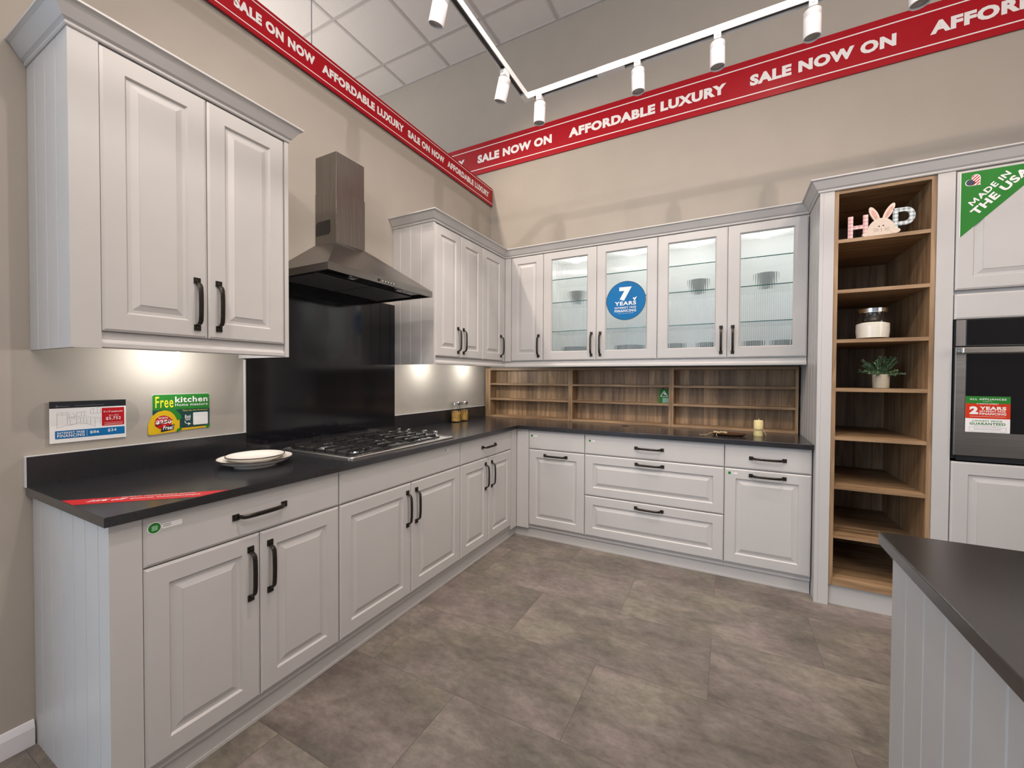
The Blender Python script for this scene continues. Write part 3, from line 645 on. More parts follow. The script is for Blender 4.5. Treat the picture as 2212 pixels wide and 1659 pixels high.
def grate(y0, y1, kind):
    g = MB(); zt, zb = .948, .921; a, b = .105, .565; r = .0048
    def bar(p, q): g.box((min(p[0], q[0])-r, min(p[1], q[1])-r, zt-.011), (max(p[0], q[0])+r, max(p[1], q[1])+r, zt), IRON)
    for y in (y0, y1): g.box((a-r, y-r, zb+.003), (b+r, y+r, zb+.012), IRON)
    for x in (a, b): g.box((x-r, y0, zb+.0032), (x+r, y1, zb+.0118), IRON)
    n = 6
    for k_ in range(n):
        x = a+.03+(b-a-.06)*k_/(n-1)
        if kind != 1:
            L_ = .105 if k_ in (1, 4) else .085
            bar((x, y0), (x, y0+L_)); bar((x, y1-L_), (x, y1))
            for y in (y0, y1): g.box((x-r, y-r, zb), (x+r, y+r, zt-.0112), IRON)
        else:
            bar((x, y0), (x, y0+.06)); bar((x, y1-.06), (x, y1))
            for y in (y0, y1): g.box((x-r, y-r, zb), (x+r, y+r, zt-.0112), IRON)
    ym = (y0+y1)/2; bar((a+.02, ym), (a+.12, ym)); bar((.29, ym), (.39, ym)); bar((b-.12, ym), (b-.02, ym))
    return g.build('grate', ck, bevel=.0015)
grate(-2.245, -2.0, 0); grate(-1.985, -1.785, 1); grate(-1.77, -1.575, 0)
for x in (.175, .262, .405, .492):
    MB().lathe([(.021, 0), (.021, .006), (.0175, .008), (.0175, .034), (.015, .037), (0, .037)], (x, -1.518, CT), CHROME, 24, smooth=False).build('knob', ck)
# ---------------------------------------------------------------- things on the worktop
def plate(name, loc, r, h, label, grp):
    p = thing(name, label, 'plate', loc, grp)
    MB().lathe([(r*.55, 0), (r*.56, .004), (r*.62, .006), (r*.85, h*.55), (r, h), (r*.99, h+.002), (r*.96, h+.002), (r*.70, h*.62), (r*.60, h*.45), (0, h*.40)], loc, CHINA, 56).build('dish', p)
    MB().rings([[(loc[0]+rr*math.cos(t*math.pi/32), loc[1]+rr*math.sin(t*math.pi/32), loc[2]+hh) for t in range(64)] for rr, hh in ((r*1.001, h-.0020), (r*1.004, h+.0010), (r*.994, h+.0030), (r*.975, h+.0024))], DRIM, True, True, False).build('dark_rim', p)
plate('dinner_plate', (.325, -2.562, .9155), .146, .034, 'large cream dinner plate with dark rim on the black worktop', 'plates by the cooktop')
plate('soup_plate', (.318, -2.558, .9295), .114, .029, 'smaller cream plate with dark rim stacked on the large plate', 'plates by the cooktop')
def pjar(loc, label, seed, sc_=1.0):
    rnd = random.Random(seed); j = thing('pasta_jar', label, 'jar', loc, 'pasta jars'); x, y, z = loc
    MB().lathe([(.040, 0), (.046, .006), (.047, .05), (.047, .10), (.043, .118), (.036, .128), (.036, .150), (.033, .150), (.033, .128), (.040, .116), (.044, .10), (.044, .05), (.043, .008), (0, .005)], loc, GLASS, 32).build('glass_body', j)
    MB().lathe([(.038, .148), (.0395, .150), (.0395, .170), (.036, .173), (0, .174)], loc, CHROME, 32).build('lid', j)
    pa = MB().lathe([(.036, .007), (.036, .075), (.0, .082)], loc, PASTA, 20)
    for _ in range(190):
        a = rnd.random()*6.283; h = .010+rnd.random()*.085; rr = .030+rnd.random()*.0085
        if h > .082: rr = rnd.random()*.036
        c = Vector((x+rr*math.cos(a), y+rr*math.sin(a), z+h)); d_ = Vector((-math.sin(a)*.9, math.cos(a)*.9, rnd.uniform(-1.2, 1.2))).normalized()*.0075
        pa.tube([c-d_, c, c+d_], .0024, PASTA, 5)
    po_ = pa.build('pasta', j); po_['kind'] = 'stuff'
pjar((.073, -.705, .9155), 'glass jar of twisted pasta on the worktop, nearer of the two jars', 3)
pjar((.073, -.590, .9155), 'glass jar of pasta beside the corner shelves, further of the two jars', 4)
cn = thing('candle', 'cream pillar candle tied with twine on the worktop by the tall end panel', 'candle', (2.355, -.385, .9155))
MB().lathe([(.0275, 0), (.0285, .002), (.0285, .100), (.026, .106), (.018, .102), (0, .100)], (2.355, -.385, .9155), CANDLE, 28).build('wax', cn)
MB().tube([(2.355, -.385, 1.014), (2.356, -.385, 1.026), (2.358, -.384, 1.033)], .0014, WHT, 6).build('wick', cn)
tw = MB()
for zz in (.957, .961, .966): tw.tube([(2.355+.030*math.cos(t*.2618), -.385+.030*math.sin(t*.2618), zz+.001*math.sin(t)) for t in range(25)], .0018, TWINE, 6)
tw.tube([(2.380, -.402, .962), (2.392, -.410, .94), (2.398, -.413, .922)], .0015, TWINE, 6); tw.build('twine', cn)
tr = thing('wooden_tray', 'small dark wooden oval dish with a bow of twine on the worktop', 'tray', (2.17, -.45, .9155))
def ov2(sx, sy, z): return [(2.175+sx*math.cos(t*math.pi/20), -.455+sy*math.sin(t*math.pi/20), .9155+z) for t in range(40)]
MB().rings([ov2(.085, .045, 0), ov2(.105, .060, .010), ov2(.108, .062, .016), ov2(.102, .057, .016), ov2(.08, .04, .007)], DWOOD, True, True).build('dish', tr)
bw = MB()
for sx, sy, ph in ((.04, .018, .3), (.035, .022, 1.9), (.05, .012, -.6)):
    bw.tube([(2.125+sx*math.cos(t*.314)*math.cos(ph), -.465+sy*math.sin(t*.314)+.01*math.cos(ph), .934+.004*math.sin(t*.9+ph)) for t in range(21)], .0026, TWINE, 6)
bw.tube([(2.10, -.47, .934), (2.06, -.50, .930), (2.045, -.52, .919), (2.02, -.515, .9185), (2.00, -.53, .9185)], .0016, TWINE, 6)
bw.tube([(2.11, -.48, .934), (2.10, -.53, .922), (2.11, -.545, .9185)], .0016, TWINE, 6)
bw.build('twine_bow', tr)
# ---------------------------------------------------------------- things in the tall shelves
S1, S3, S4 = 2.0975, 1.5315, 1.2535
hp = thing('letter_ornament', 'freestanding HOP letters with a rabbit peeking between gingham H and P', 'ornament', (2.9, -.672, S1))
HB = (0, -.672, S1)
def ornament(nm, polys):
    mb = MB()
    for pts, m, t, base in polys: mb.poly(pts, HB, XU, ZU, m, t, base)
    return mb.build(nm, hp)
ornament('letter_h', [([(2.759, 0), (2.781, 0), (2.781, .050), (2.825, .050), (2.825, .018), (2.847, .018), (2.847, .124), (2.825, .124), (2.825, .070), (2.781, .070), (2.781, .124), (2.759, .124)], GPINK, .010, 0)])
po1 = [(2.951, .012), (2.973, .012), (2.973, .042)]+[(3.005+.038*math.cos(math.radians(a)), .089+.047*math.sin(math.radians(a))) for a in range(-90, 91, 15)]+[(2.951, .136)]
hole = [(3.002+.018*math.cos(math.radians(a)), .089+.026*math.sin(math.radians(a))) for a in range(-90, 91, 15)]+[(2.973, .115), (2.973, .063)]
pm = MB()
st_ = [(2.951, .012), (2.973, .012), (2.973, .136), (2.951, .136)]
pm.poly(st_, HB, XU, ZU, GBLUE, .010)
outer = [(2.9731, .042)]+[(3.005+.038*math.cos(math.radians(a)), .089+.047*math.sin(math.radians(a))) for a in range(-90, 91, 15)]+[(2.9731, .136)]
inner = [(2.9731, .063)]+[(3.000+.019*math.cos(math.radians(a)), .089+.026*math.sin(math.radians(a))) for a in range(-90, 91, 15)]+[(2.9731, .115)]
def q3(p, n_): return (p[0], HB[1]-n_, HB[2]+p[1])
pm.rings([[q3(o_, 0), q3(i_, 0), q3(i_, .010), q3(o_, .010)] for o_, i_ in zip(outer, inner)], GBLUE)
pm.build('letter_p', hp)
head = [(2.838, 0)]+[(2.902+.060*math.cos(math.radians(a)), .022+.072*math.sin(math.radians(a))) for a in range(180, -1, -12)]+[(2.966, 0)]
ornament('rabbit_head', [(head, CREAM, .012, 0), (ell(2.838, .012, .017, .011, 20), CREAM, .014, 0), (ell(2.962, .016, .020, .013, 20), CREAM, .014, 0)])
def rot_ell(cx, cy, rx, ry, deg, n=28):
    c_, s_ = math.cos(math.radians(deg)), math.sin(math.radians(deg))
    return [(cx+x*c_-y*s_, cy+x*s_+y*c_) for x, y in ell(0, 0, rx, ry, n)]
ornament('rabbit_ear', [(rot_ell(2.873, .118, .0155, .047, 24), CREAM, .010, 0), (rot_ell(2.873, .116, .008, .033, 24), PINK, .0006, .010)])
ornament('rabbit_ear', [(rot_ell(2.934, .124, .0155, .049, -26), CREAM, .010, 0), (rot_ell(2.934, .121, .008, .034, -26), PINK, .0006, .010)])
fc = [(ell(2.893, .050, .0035, n=14), BLACK, .0006, .012), (ell(2.911, .051, .0035, n=14), BLACK, .0006, .012), ([(2.898, .038), (2.908, .038), (2.903, .032)], PINK, .0006, .012), ([(2.9025, .033), (2.9035, .033), (2.9035, .020), (2.9025, .020)], BLACK, .0006, .012)]
for sg in (-1, 1):
    for k, a in enumerate((14, 2, -12)):
        c_, s_ = math.cos(math.radians(a)), math.sin(math.radians(a)); bx0, bz0 = 2.903+sg*.013, .034-k*.004
        fc.append(([(bx0, bz0), (bx0+sg*.022*c_, bz0+.022*s_), (bx0+sg*.022*c_, bz0+.022*s_+.0008), (bx0, bz0+.0008)], BLACK, .0006, .012))
ornament('rabbit_face', fc)
jl = (2.893, -.600, S3)
gj = thing('storage_jar', 'glass jar half full of white granules with metal lid on the tall oak shelves', 'jar', jl)
MB().lathe([(.066, 0), (.076, .008), (.079, .045), (.078, .10), (.070, .128), (.060, .140), (.060, .152), (.057, .152), (.057, .140), (.066, .127), (.0745, .10), (.0755, .045), (.072, .010), (0, .006)], jl, GLASS, 40).build('glass_body', gj)
MB().lathe([(.064, .150), (.0665, .152), (.0665, .172), (.063, .176), (0, .177)], jl, CHROME, 40).build('lid', gj)
sa = MB().lathe([(.070, .0085), (.074, .045), (.0735, .088), (.05, .096), (0, .092)], jl, SALT, 32).build('granules', gj); sa['kind'] = 'stuff'
pl = (2.955, -.520, S4)
pp = thing('potted_plant', 'small artificial leafy plant in a cream pot on the tall oak shelves', 'plant', pl)
MB().lathe([(.034, 0), (.037, .002), (.0395, .078), (.0385, .081), (.035, .081), (.034, .07), (0, .068)], pl, POT, 24).build('pot', pp)
sg_ = MB(); lf = MB(); rnd = random.Random(11)
for i in range(46):
    a = rnd.random()*6.283; e = rnd.uniform(.15, 1.35); L_ = rnd.uniform(.075, .125)
    d_ = Vector((math.cos(a)*math.cos(e), math.sin(a)*math.cos(e)*.8, math.sin(e)*.95+.05)); p0 = Vector(pl)+Vector((0, 0, .072))
    pts = [p0+d_*L_*t+Vector((0, 0, -.012*t*t if e < .6 else 0)) for t in (0, .33, .66, 1)]
    sg_.tube(pts, .0013, LEAF, 5)
    for t in [x/10 for x in range(3, 11)]:
        c = p0+d_*L_*t+Vector((0, 0, -.012*t*t if e < .6 else 0))
        for k in range(4):
            o_ = Vector((rnd.uniform(-1, 1), rnd.uniform(-1, 1), rnd.uniform(-1, 1))); o_ = (o_-d_*o_.dot(d_)).normalized(); v_ = (o_*.8+d_*.8).normalized()*rnd.uniform(.011, .018)
            s_ = d_.cross(o_).normalized()*.0034
            lf.add([c-s_*.4, c+s_*.4, c+v_*.6+s_, c+v_, c+v_*.6-s_], [(0, 1, 2, 3, 4)], LEAF)
sg_.build('stems', pp); lf.build('foliage', pp)
# ---------------------------------------------------------------- banners
def banner(name, label, axis, a0, a1, z0, z1, off, texts, lines, tz, col, lw):
    """axis 'y': on the left wall, 'x': on the back wall"""
    bb = thing(name, label, 'banner', (off if axis == 'y' else (a0+a1)/2, (a0+a1)/2 if axis == 'y' else -off, z0))
    if axis == 'y': U = Vector(YU); f = lambda a, z, n=0: (off+.010+n, a, z); mb = MB().box((off, a0, z0), (off+.010, a1, z1), col)
    else: U = Vector(XU); f = lambda a, z, n=0: (a, -off-.010-n, z); mb = MB().box((a0, -off, z0), (a1, -off-.010, z1), col)
    mb.build('board', bb)
    ln = MB()
    for z in lines: ln.poly([(0, -lw/2), (a1-a0-.004, -lw/2), (a1-a0-.004, lw/2), (0, lw/2)], f(a0, z), U, ZU, WHT, .0006)
    ln.build('white_line', bb)
    for s, p, q in texts: text(s, f(p, tz[0]), U, ZU, q-p, tz[1]-tz[0], WHT, bb, bold=.058)
    return bb
lt = [('AFFORDABLE LUXURY', -.767, -.082), ('SALE ON NOW', -1.256, -.812), ('AFFORDABLE LUXURY', -1.990, -1.300), ('SALE ON NOW', -2.480, -2.037), ('AFFORDABLE LUXURY', -3.215, -2.53)]
banner('sale_banner', 'narrow red sale banner along the top of the left wall', 'y', -3.84, -.012, 3.045, 3.2238, .012, lt, (3.068, 3.205), (3.108, 3.163), RED, .005)
rt_ = [('LUXURY', -.72, -.318), ('SALE NOW ON', -.156, .672), ('AFFORDABLE LUXURY', .840, 2.129), ('SALE NOW ON', 2.288, 3.127), ('AFFORDABLE LUXURY', 3.292, 4.58)]
banner('sale_banner', 'wide red sale banner high on the back wall', 'x', -1.4, 4.9, 3.4085, 3.722, .004, rt_, (3.4575, 3.672), (3.519, 3.602), RED, .008)
cb = thing('hanging_cable', 'thin steel cable from the ceiling down to the left wall banner', 'cable', (-.03, -2.02, 3.2238))
MB().tube([(-.03, -2.02, 3.2238), (-.03, -2.02, CZ-.008)], .003, PGREY, 8).build('wire', cb)
MB().lathe([(.012, 0), (.012, .010)], (-.03, -2.02, CZ-.0165), LAMPW, 16).build('ceiling_clip', cb)
# ---------------------------------------------------------------- track lighting
TZ = 3.10
tk = thing('lighting_track', 'white L shaped ceiling lighting track hanging above the kitchen', 'track', (.99, -1.22, TZ))
def rail(a, b, nm='rail'):
    (xa, ya), (xb, yb) = a, b; mb = MB(); h = .018
    if xa == xb:
        y0, y1 = sorted((ya, yb)); mb.box((xa-h, y0, TZ), (xa-h+.004, y1, TZ+.034), LAMPW).box((xa+h-.004, y0, TZ), (xa+h, y1, TZ+.034), LAMPW).box((xa-h, y0, TZ+.0341), (xa+h, y1, TZ+.038), LAMPW)
        mb.box((xa-h+.0042, y0, TZ+.012), (xa+h-.0042, y1, TZ+.034), TRACKD)
    else:
        x0, x1 = sorted((xa, xb)); mb.box((x0, ya-h, TZ), (x1, ya-h+.004, TZ+.034), LAMPW).box((x0, ya+h-.004, TZ), (x1, ya+h, TZ+.034), LAMPW).box((x0, ya-h, TZ+.0341), (x1, ya+h, TZ+.038), LAMPW)
        mb.box((x0, ya-h+.0042, TZ+.012), (x1, ya+h-.0042, TZ+.034), TRACKD)
    mb.build(nm, tk)
TX, TY_ = .99, -1.215
rail((TX, -4.6), (TX, TY_-.06)); rail((TX+.06, TY_), (1.46, TY_)); rail((1.62, TY_), (4.4, TY_))
MB().box((TX-.0182, TY_-.0598, TZ-.001), (TX+.0182, TY_+.0182, TZ+.039), LAMPW).box((TX+.0184, TY_-.0182, TZ-.001), (TX+.0598, TY_+.0182, TZ+.039), LAMPW).build('corner_joint', tk)
MB().box((1.4602, TY_-.0182, TZ-.001), (1.6198, TY_+.0182, TZ+.039), LAMPW).build('straight_joint', tk)
hg = MB()
for x, y in ((TX, -3.9), (TX, -2.55), (3.0, TY_), (4.2, TY_)): hg.tube([(x, y, TZ+.038), (x, y, CZ-.007)], .0015, PGREY, 6)
hg.build('suspension_wire', tk)
def tlamp(x, y, tilt, label, power, tdir):
    """white cylinder spot under the track; tilt direction tdir (x, y) in degrees tilt"""
    o = thing('track_spotlight', label, 'light', (x, y, TZ), 'white track spotlights')
    MB().box((x-.017, y-.026, TZ-.034), (x+.017, y+.026, TZ-.0012), LAMPW).box((x-.006, y-.0264, TZ-.022), (x+.006, y+.0264, TZ-.019), PGREY).build('adapter', o)
    MB().lathe([(.008, -.052), (.008, -.033)], (x, y, TZ), LAMPW, 14).build('stem', o)
    d_ = Vector((tdir[0], tdir[1], 0)).normalized()*math.sin(math.radians(tilt))+Vector((0, 0, -math.cos(math.radians(tilt))))
    top = Vector((x, y, TZ-.043))-d_*.0; c = top
    MB().lathe([(.034, 0), (.036, .002), (.036, .030), (.0355, .031), (.036, .032), (.036, .120), (.034, .122), (.0325, .121), (.0325, .110), (0, .109)], c, LAMPW, 36, ax=d_).build('lamp_head', o)
    MB().lathe([(.0318, .1105), (.0318, .113), (.022, .112), (.012, .1135), (0, .1138)], c, LENS, 32, ax=d_).build('lens', o)
    e = c+d_*.13; spot('track_lamp', e, e+d_, power, 62, .7, .03, NEUT)
tlamp(TX, -2.10, 22, 'white track spotlight tilted to the left wall, largest and nearest one', 22, (-1, .25))
tlamp(TX, -1.505, 20, 'white track spotlight tilted to the left wall just before the track corner', 22, (-1, .35))
tlamp(1.087, TY_, 6, 'white track spotlight right after the track corner, in front of the word ON', 22, (-.6, .6))
tlamp(1.694, TY_, 3, 'white track spotlight above the word LUXURY, second on the long arm', 22, (.3, 1))
tlamp(2.099, TY_, 3, 'white track spotlight hanging over the gap before SALE NOW ON', 22, (.1, 1))
tlamp(2.503, TY_, 3, 'white track spotlight hanging in front of the word NOW near the upper right', 22, (.1, 1))
tlamp(2.885, TY_, 3, 'white track spotlight cut off by the top edge, rightmost one', 22, (.1, 1))
# ---------------------------------------------------------------- signs on the left wall
SX = .0005
ah = thing('price_sign_holder', 'clear acrylic wall holder with printed kitchen price sheet above the worktop', 'sign', (SX, -3.0, 1.058))
MB().poly(rrect(-3.156, 1.072, -2.848, 1.214, .068, 8), (SX, 0, 0), YU, ZU, ACRYL, .0025).build('acrylic_plate', ah)
O = Vector((.0035, -3.105, 1.0585)); w_, h_ = .2125, .152
def R(u0, v0, u1, v1, r=.0): # v measured from the top, 0..1
    x0, x1, y0, y1 = u0*w_, u1*w_, (1-v1)*h_, (1-v0)*h_
    return rrect(x0, y0, x1, y1, r, 3) if r else [(x0, y0), (x1, y0), (x1, y1), (x0, y1)]
sh_ = MB().poly(R(0, 0, 1, 1), O, YU, ZU, WHT, .001)
sh_.poly(R(0, 0, 1, .165), O, YU, ZU, BLACK, .0003, .001).poly(R(.66, .2, .975, .665, .002), O, YU, ZU, PRED, .0003, .001).poly(R(.065, .71, .98, .905, .002), O, YU, ZU, PBLUE, .0003, .001)
def line(mb, pts, wd, m, base=.0012):
    for (a, b), (c, d_) in zip(pts, pts[1:]):
        a, b, c, d2 = a*w_, (1-b)*h_, c*w_, (1-d_)*h_; L_ = math.hypot(c-a, d2-b); nx, ny = -(d2-b)/L_*wd/2, (c-a)/L_*wd/2
        mb.poly([(a+nx, b+ny), (a-nx, b-ny), (c-nx, d2-ny), (c+nx, d2+ny)], O, YU, ZU, m, .0002, base)
for pts in ([(.09, .28), (.09, .64), (.215, .58), (.215, .27), (.09, .28)], [(.09, .33), (.215, .325)], [(.152, .28), (.152, .33)], [(.215, .44), (.46, .41)], [(.215, .40), (.46, .37)], [(.24, .28), (.24, .40)], [(.28, .29), (.31, .34), (.31, .40), (.24, .40)], [(.33, .28), (.33, .38)], [(.39, .28), (.39, .36)], [(.43, .27), (.43, .37)], [(.33, .28), (.46, .27)],
            [(.46, .41), (.64, .45)], [(.46, .44), (.46, .57)], [(.51, .44), (.51, .60)], [(.57, .45), (.57, .66)], [(.64, .45), (.64, .62)], [(.33, .44), (.33, .56)], [(.25, .46), (.25, .58), (.33, .56)], [(.38, .43), (.38, .54)], [(.42, .42), (.42, .54)], [(.33, .54), (.46, .57), (.57, .66)],
            [(.51, .22), (.51, .33), (.64, .33), (.64, .17)], [(.55, .2), (.55, .33)], [(.60, .18), (.60, .33)], [(.51, .22), (.64, .17)], [(.215, .60), (.33, .56)]):
    line(sh_, pts, .0007, PGREY, .001)
for a, b in ((.69, .585), (.70, .62), (.69, .64)): line(sh_, [(a, b), (.95, b-.005)], .0007, WHT, .0013)
line(sh_, [(.31, .115), (.69, .11)], .0010, PGREY, .0013); line(sh_, [(.07, .13), (.10, .09), (.09, .14), (.14, .11), (.16, .13), (.20, .12), (.24, .115)], .0010, PGREY, .0013)
line(sh_, [(.46, .73), (.46, .88)], .0006, WHT, .0013)
sh_.build('price_sheet', ah)
def ST(s, u0, v0, u1, v1, m=WHT, bold=.015): return text(s, O+Vector(YU)*u0*w_+Vector(ZU)*(1-v1)*h_, YU, ZU, (u1-u0)*w_, (v1-v0)*h_, m, ah, bold=bold, base=.0016)
ST("10' x 10' example price", .685, .275, .95, .335); ST('$11,504', .76, .385, .89, .425, WHT, 0); ST('$5,752', .715, .44, .925, .53)
ST('INTEREST FREE', .09, .74, .43, .79); ST('FINANCING', .09, .80, .43, .875); ST('$86', .50, .76, .62, .84); ST('$34', .74, .75, .86, .83)
MB().box((.0036, -3.107, 1.052), (.012, -2.891, 1.0582), ACRYL).build('lower_lip', ah)
# Free kitchen measure card
fk = thing('measure_offer_card', 'green and yellow Free kitchen Home measure card stuck on the left wall', 'sign', (SX, -2.70, 1.063))
O = Vector((SX, -2.806, 1.063)); w_, h_ = .218, .163
k_ = MB().poly(R(0, 0, 1, .93, .008), O, YU, ZU, WHT, .002)
k_.poly(R(.004, .008, .996, .55, .007), O, YU, ZU, PGREEN, .0004, .002).poly(R(.004, .42, .996, .93), O, YU, ZU, PDGREEN, .0004, .0024)
k_.poly([(.45*w_, .055*h_), (.97*w_, .07*h_), (.97*w_, .025*h_), (.45*w_, -.01*h_)], O, YU, ZU, PYEL, .0024)
k_.poly([(.90*w_, .10*h_), (w_, .10*h_), (w_, .05*h_), (.95*w_, -.01*h_), (.93*w_, .05*h_)], O, YU, ZU, PGREEN, .003)
k_.build('card', fk)
tm = MB()
tm.poly([(.17*w_+.098*math.cos(math.radians(a))*.98, .34*h_+.092*math.sin(math.radians(a))) for a in range(180, 20, -8)]+[(.45*w_, .35*h_), (.45*w_, -.02*h_), (-.04*w_, -.04*h_), (-.075*w_, .0)] if False else [(-.07*w_, .0), (-.065*w_, .22*h_), (-.01*w_, .43*h_), (.09*w_, .54*h_), (.2*w_, .575*h_), (.30*w_, .54*h_), (.40*w_, .42*h_), (.45*w_, .30*h_), (.45*w_, .04*h_), (.38*w_, -.02*h_), (.0, -.055*h_), (-.05*w_, -.045*h_)], O, YU, ZU, PYEL, .0022, .0012)
tm.poly([(.21*w_, .58*h_), (.29*w_, .61*h_), (.38*w_, .57*h_), (.46*w_, .45*h_), (.49*w_, .33*h_), (.41*w_, .28*h_), (.36*w_, .44*h_), (.30*w_, .53*h_)], O, YU, ZU, PGREEN, .0004, .0036)
tm.poly([(.40*w_, .04*h_), (.485*w_, .09*h_), (.485*w_, .02*h_), (.40*w_, -.045*h_)], O, YU, ZU, PGREEN, .0004, .0036)
tm.poly(ell(.175*w_, .255*h_, .150*w_, .195*h_), O, YU, ZU, PLIME, .0003, .0035).poly(ell(.175*w_, .255*h_, .143*w_, .185*h_), O, YU, ZU, PRED, .0003, .0038)
tm.poly([(.15*w_, .12*h_), (.36*w_, .19*h_), (.34*w_, .04*h_), (.13*w_, .0)], O, YU, ZU, BLACK, .0003, .0042)
tm.build('tape_measure_picture', fk)
def FT(s, u0, v0, u1, v1, m=WHT, bold=.015, base=.0034, V=ZU, sh=0): return text(s, O+Vector(YU)*u0*w_+Vector(ZU)*(1-v1)*h_, YU, V, (u1-u0)*w_, (v1-v0)*h_, m, fk, bold=bold, base=base, shear=sh)
FT('Free', .05, .06, .345, .36, PLIME, .012); FT('kitchen', .375, .07, .96, .235, WHT, .025); FT('Home measure', .375, .255, .96, .335, WHT, .01)
FT('Takes less than 45 minutes!', .50, .44, .96, .48, PLIME, 0); FT('Book', .54, .58, .65, .68, WHT, .02, sh=.2); FT('now', .55, .69, .64, .74, WHT, .02, sh=.2)
FT('WORTH', .09, .60, .25, .66, WHT, .02, .0044); FT('$250', .05, .68, .31, .80, WHT, .05, .0044); FT('Free!', .165, .83, .33, .95, WHT, .03, .0048, (0, .15, 1))
MB().poly(R(.69, .53, .965, .88, .004), O, YU, ZU, WHT, .0003, .0028).build('white_square', fk)
MB().poly([(.04*w_, .19*h_), (.33*w_, .33*h_), (.33*w_, .315*h_), (.04*w_, .165*h_)], O, YU, ZU, BLACK, .0003, .0047).build('strike_line', fk)
ex = MB()
for a in range(0, 90, 15):
    c1, s1, c2, s2 = [f(math.radians(x)) for x in (180+a, 195+a) for f in (math.cos, math.sin)]
    cx, cy, r_ = .60*w_, .245*h_, .014
    ex.poly([(cx+c1*r_, cy+s1*r_), (cx+c2*r_, cy+s2*r_), (cx+c2*(r_-.0025), cy+s2*(r_-.0025)), (cx+c1*(r_-.0025), cy+s1*(r_-.0025))], O, YU, ZU, WHT, .0003, .0028)
ex.poly([(.60*w_, .20*h_), (.65*w_, .165*h_), (.60*w_, .12*h_)], O, YU, ZU, WHT, .0003, .0028)
ex.build('arrow', fk)
# ---------------------------------------------------------------- red strip on the worktop corner
a0, a1 = Vector((.325, -3.158, .9153)), Vector((.655, -2.832, .9153))
U = (a1-a0).normalized(); V = Vector(ZU).cross(U)
rs_ = thing('countertop_offer_strip', 'diagonal red offer strip stuck across the near corner of the black worktop', 'sticker', tuple((a0+a1)/2))
def on(x, y): return ((Vector((x, y, .9153))-a0).dot(U), (Vector((x, y, .9153))-a0).dot(V))
MB().poly([on(.333, -3.161), on(.425, -3.161), on(.655, -2.934), on(.655, -2.842)], a0, U, V, RED if False else PRED, .0004).build('strip', rs_)
text('25% off', a0+U*.085-V*.048, U, V, .10, .020, WHT, rs_, base=.0008, shear=.3); text('quartz countertops', a0+U*.195-V*.048, U, V, .19, .014, WHT, rs_, base=.0008, shear=.2, bold=.01)
text('HURRY, OFFER ENDS SOON', a0+U*.16-V*.020, U, V, .20, .009, WHT, rs_, base=.0008, bold=.01)
# ---------------------------------------------------------------- small stickers
gs_ = 'little round stickers on the cabinet fronts'
for F_, u, z, col, s, lab in ((LF, -3.043, .8445, PGREEN, 1.35, 'round green sticker on the drawer at the near left end'), (LF, -1.592, .855, PGREY, .55, 'tiny grey logo sticker on the plain front below the cooktop'),
                       (RF, .772, .8365, PGREEN, .85, 'small green sticker on the plain front in the corner'), (RF, 1.253, .832, PGREEN, .75, 'small green sticker on the top drawer of the three drawer cabinet'), (RF, 2.184, .696, PGREEN, .85, 'small green sticker on the door beside the tall end panel')):
    tag(sticker(F_, u, z, FL+.0002, None, col, s).build('sticker', org=F_(u, FL, z)), lab, 'sticker', gs_)
# ---------------------------------------------------------------- round blue sticker on the glass door
bs = thing('round_sticker', 'round blue 7 years interest free financing sticker on the glass door', 'sticker', (1.453, -UD-.002, 1.911))
c7 = Vector((1.453, -.3758, 1.911)); r7 = .152
MB().poly(ell(0, 0, r7, n=64), c7, XU, ZU, PNAVY, .0005).poly(ell(0, 0, r7-.004, n=64), c7, XU, ZU, PBLUE, .0004, .0005).build('disc', bs)
def B7(s, x0, z0, x1, z1, b=.04): return text(s, c7+Vector((x0, 0, z0)), XU, ZU, x1-x0, z1-z0, WHT, bs, bold=b, base=.0013)
B7('7', -.050, .0, .045, .106, .07); B7('YEARS', -.085, -.036, .080, -.006, .03); B7('INTEREST FREE', -.085, -.062, .080, -.047, .01); B7('FINANCING', -.085, -.089, .080, -.069, .02); B7('minimum purchase of $4,500', -.06, -.102, .06, -.096, 0)
MB().poly([(.055, .022), (.064, .016), (.086, .026), (.074, .006), (.072, -.002), (.066, -.002), (.058, .008)], c7, XU, ZU, WHT, .0004, .0009).build('bird_mark', bs)
# ---------------------------------------------------------------- green card standing in the oak shelf
gc = thing('green_card', 'small green card with white triangle leaning in the middle oak shelf unit', 'card', (1.70, -.05, 1.1012))
co = Vector((1.664, -.060, 1.1013))
MB().poly([(0, 0), (.078, 0), (.078, .112), (0, .112)], co, XU, ZU, PGREEN, .0012).poly([(.028, .002), (.076, .002), (.076, .042), (.028, .042)], co, XU, ZU, speck('card_pale_green', (.25, .42, .33), .4), .0003, .0012).build('card', gc)
tri = MB(); T3 = [(.040, .104), (.008, .052), (.072, .052)]; cc_ = (.040, .069)
for i in range(3):
    p, q = T3[i], T3[(i+1) % 3]; pi_ = (cc_[0]+(p[0]-cc_[0])*.72, cc_[1]+(p[1]-cc_[1])*.72); qi = (cc_[0]+(q[0]-cc_[0])*.72, cc_[1]+(q[1]-cc_[1])*.72)
    tri.poly([p, q, qi, pi_], co, XU, ZU, WHT, .0003, .0014)
tri.poly([(.03, .085), (.046, .085), (.056, .068), (.044, .066)], co, XU, ZU, WHT, .0003, .0014); tri.build('triangle_mark', gc)
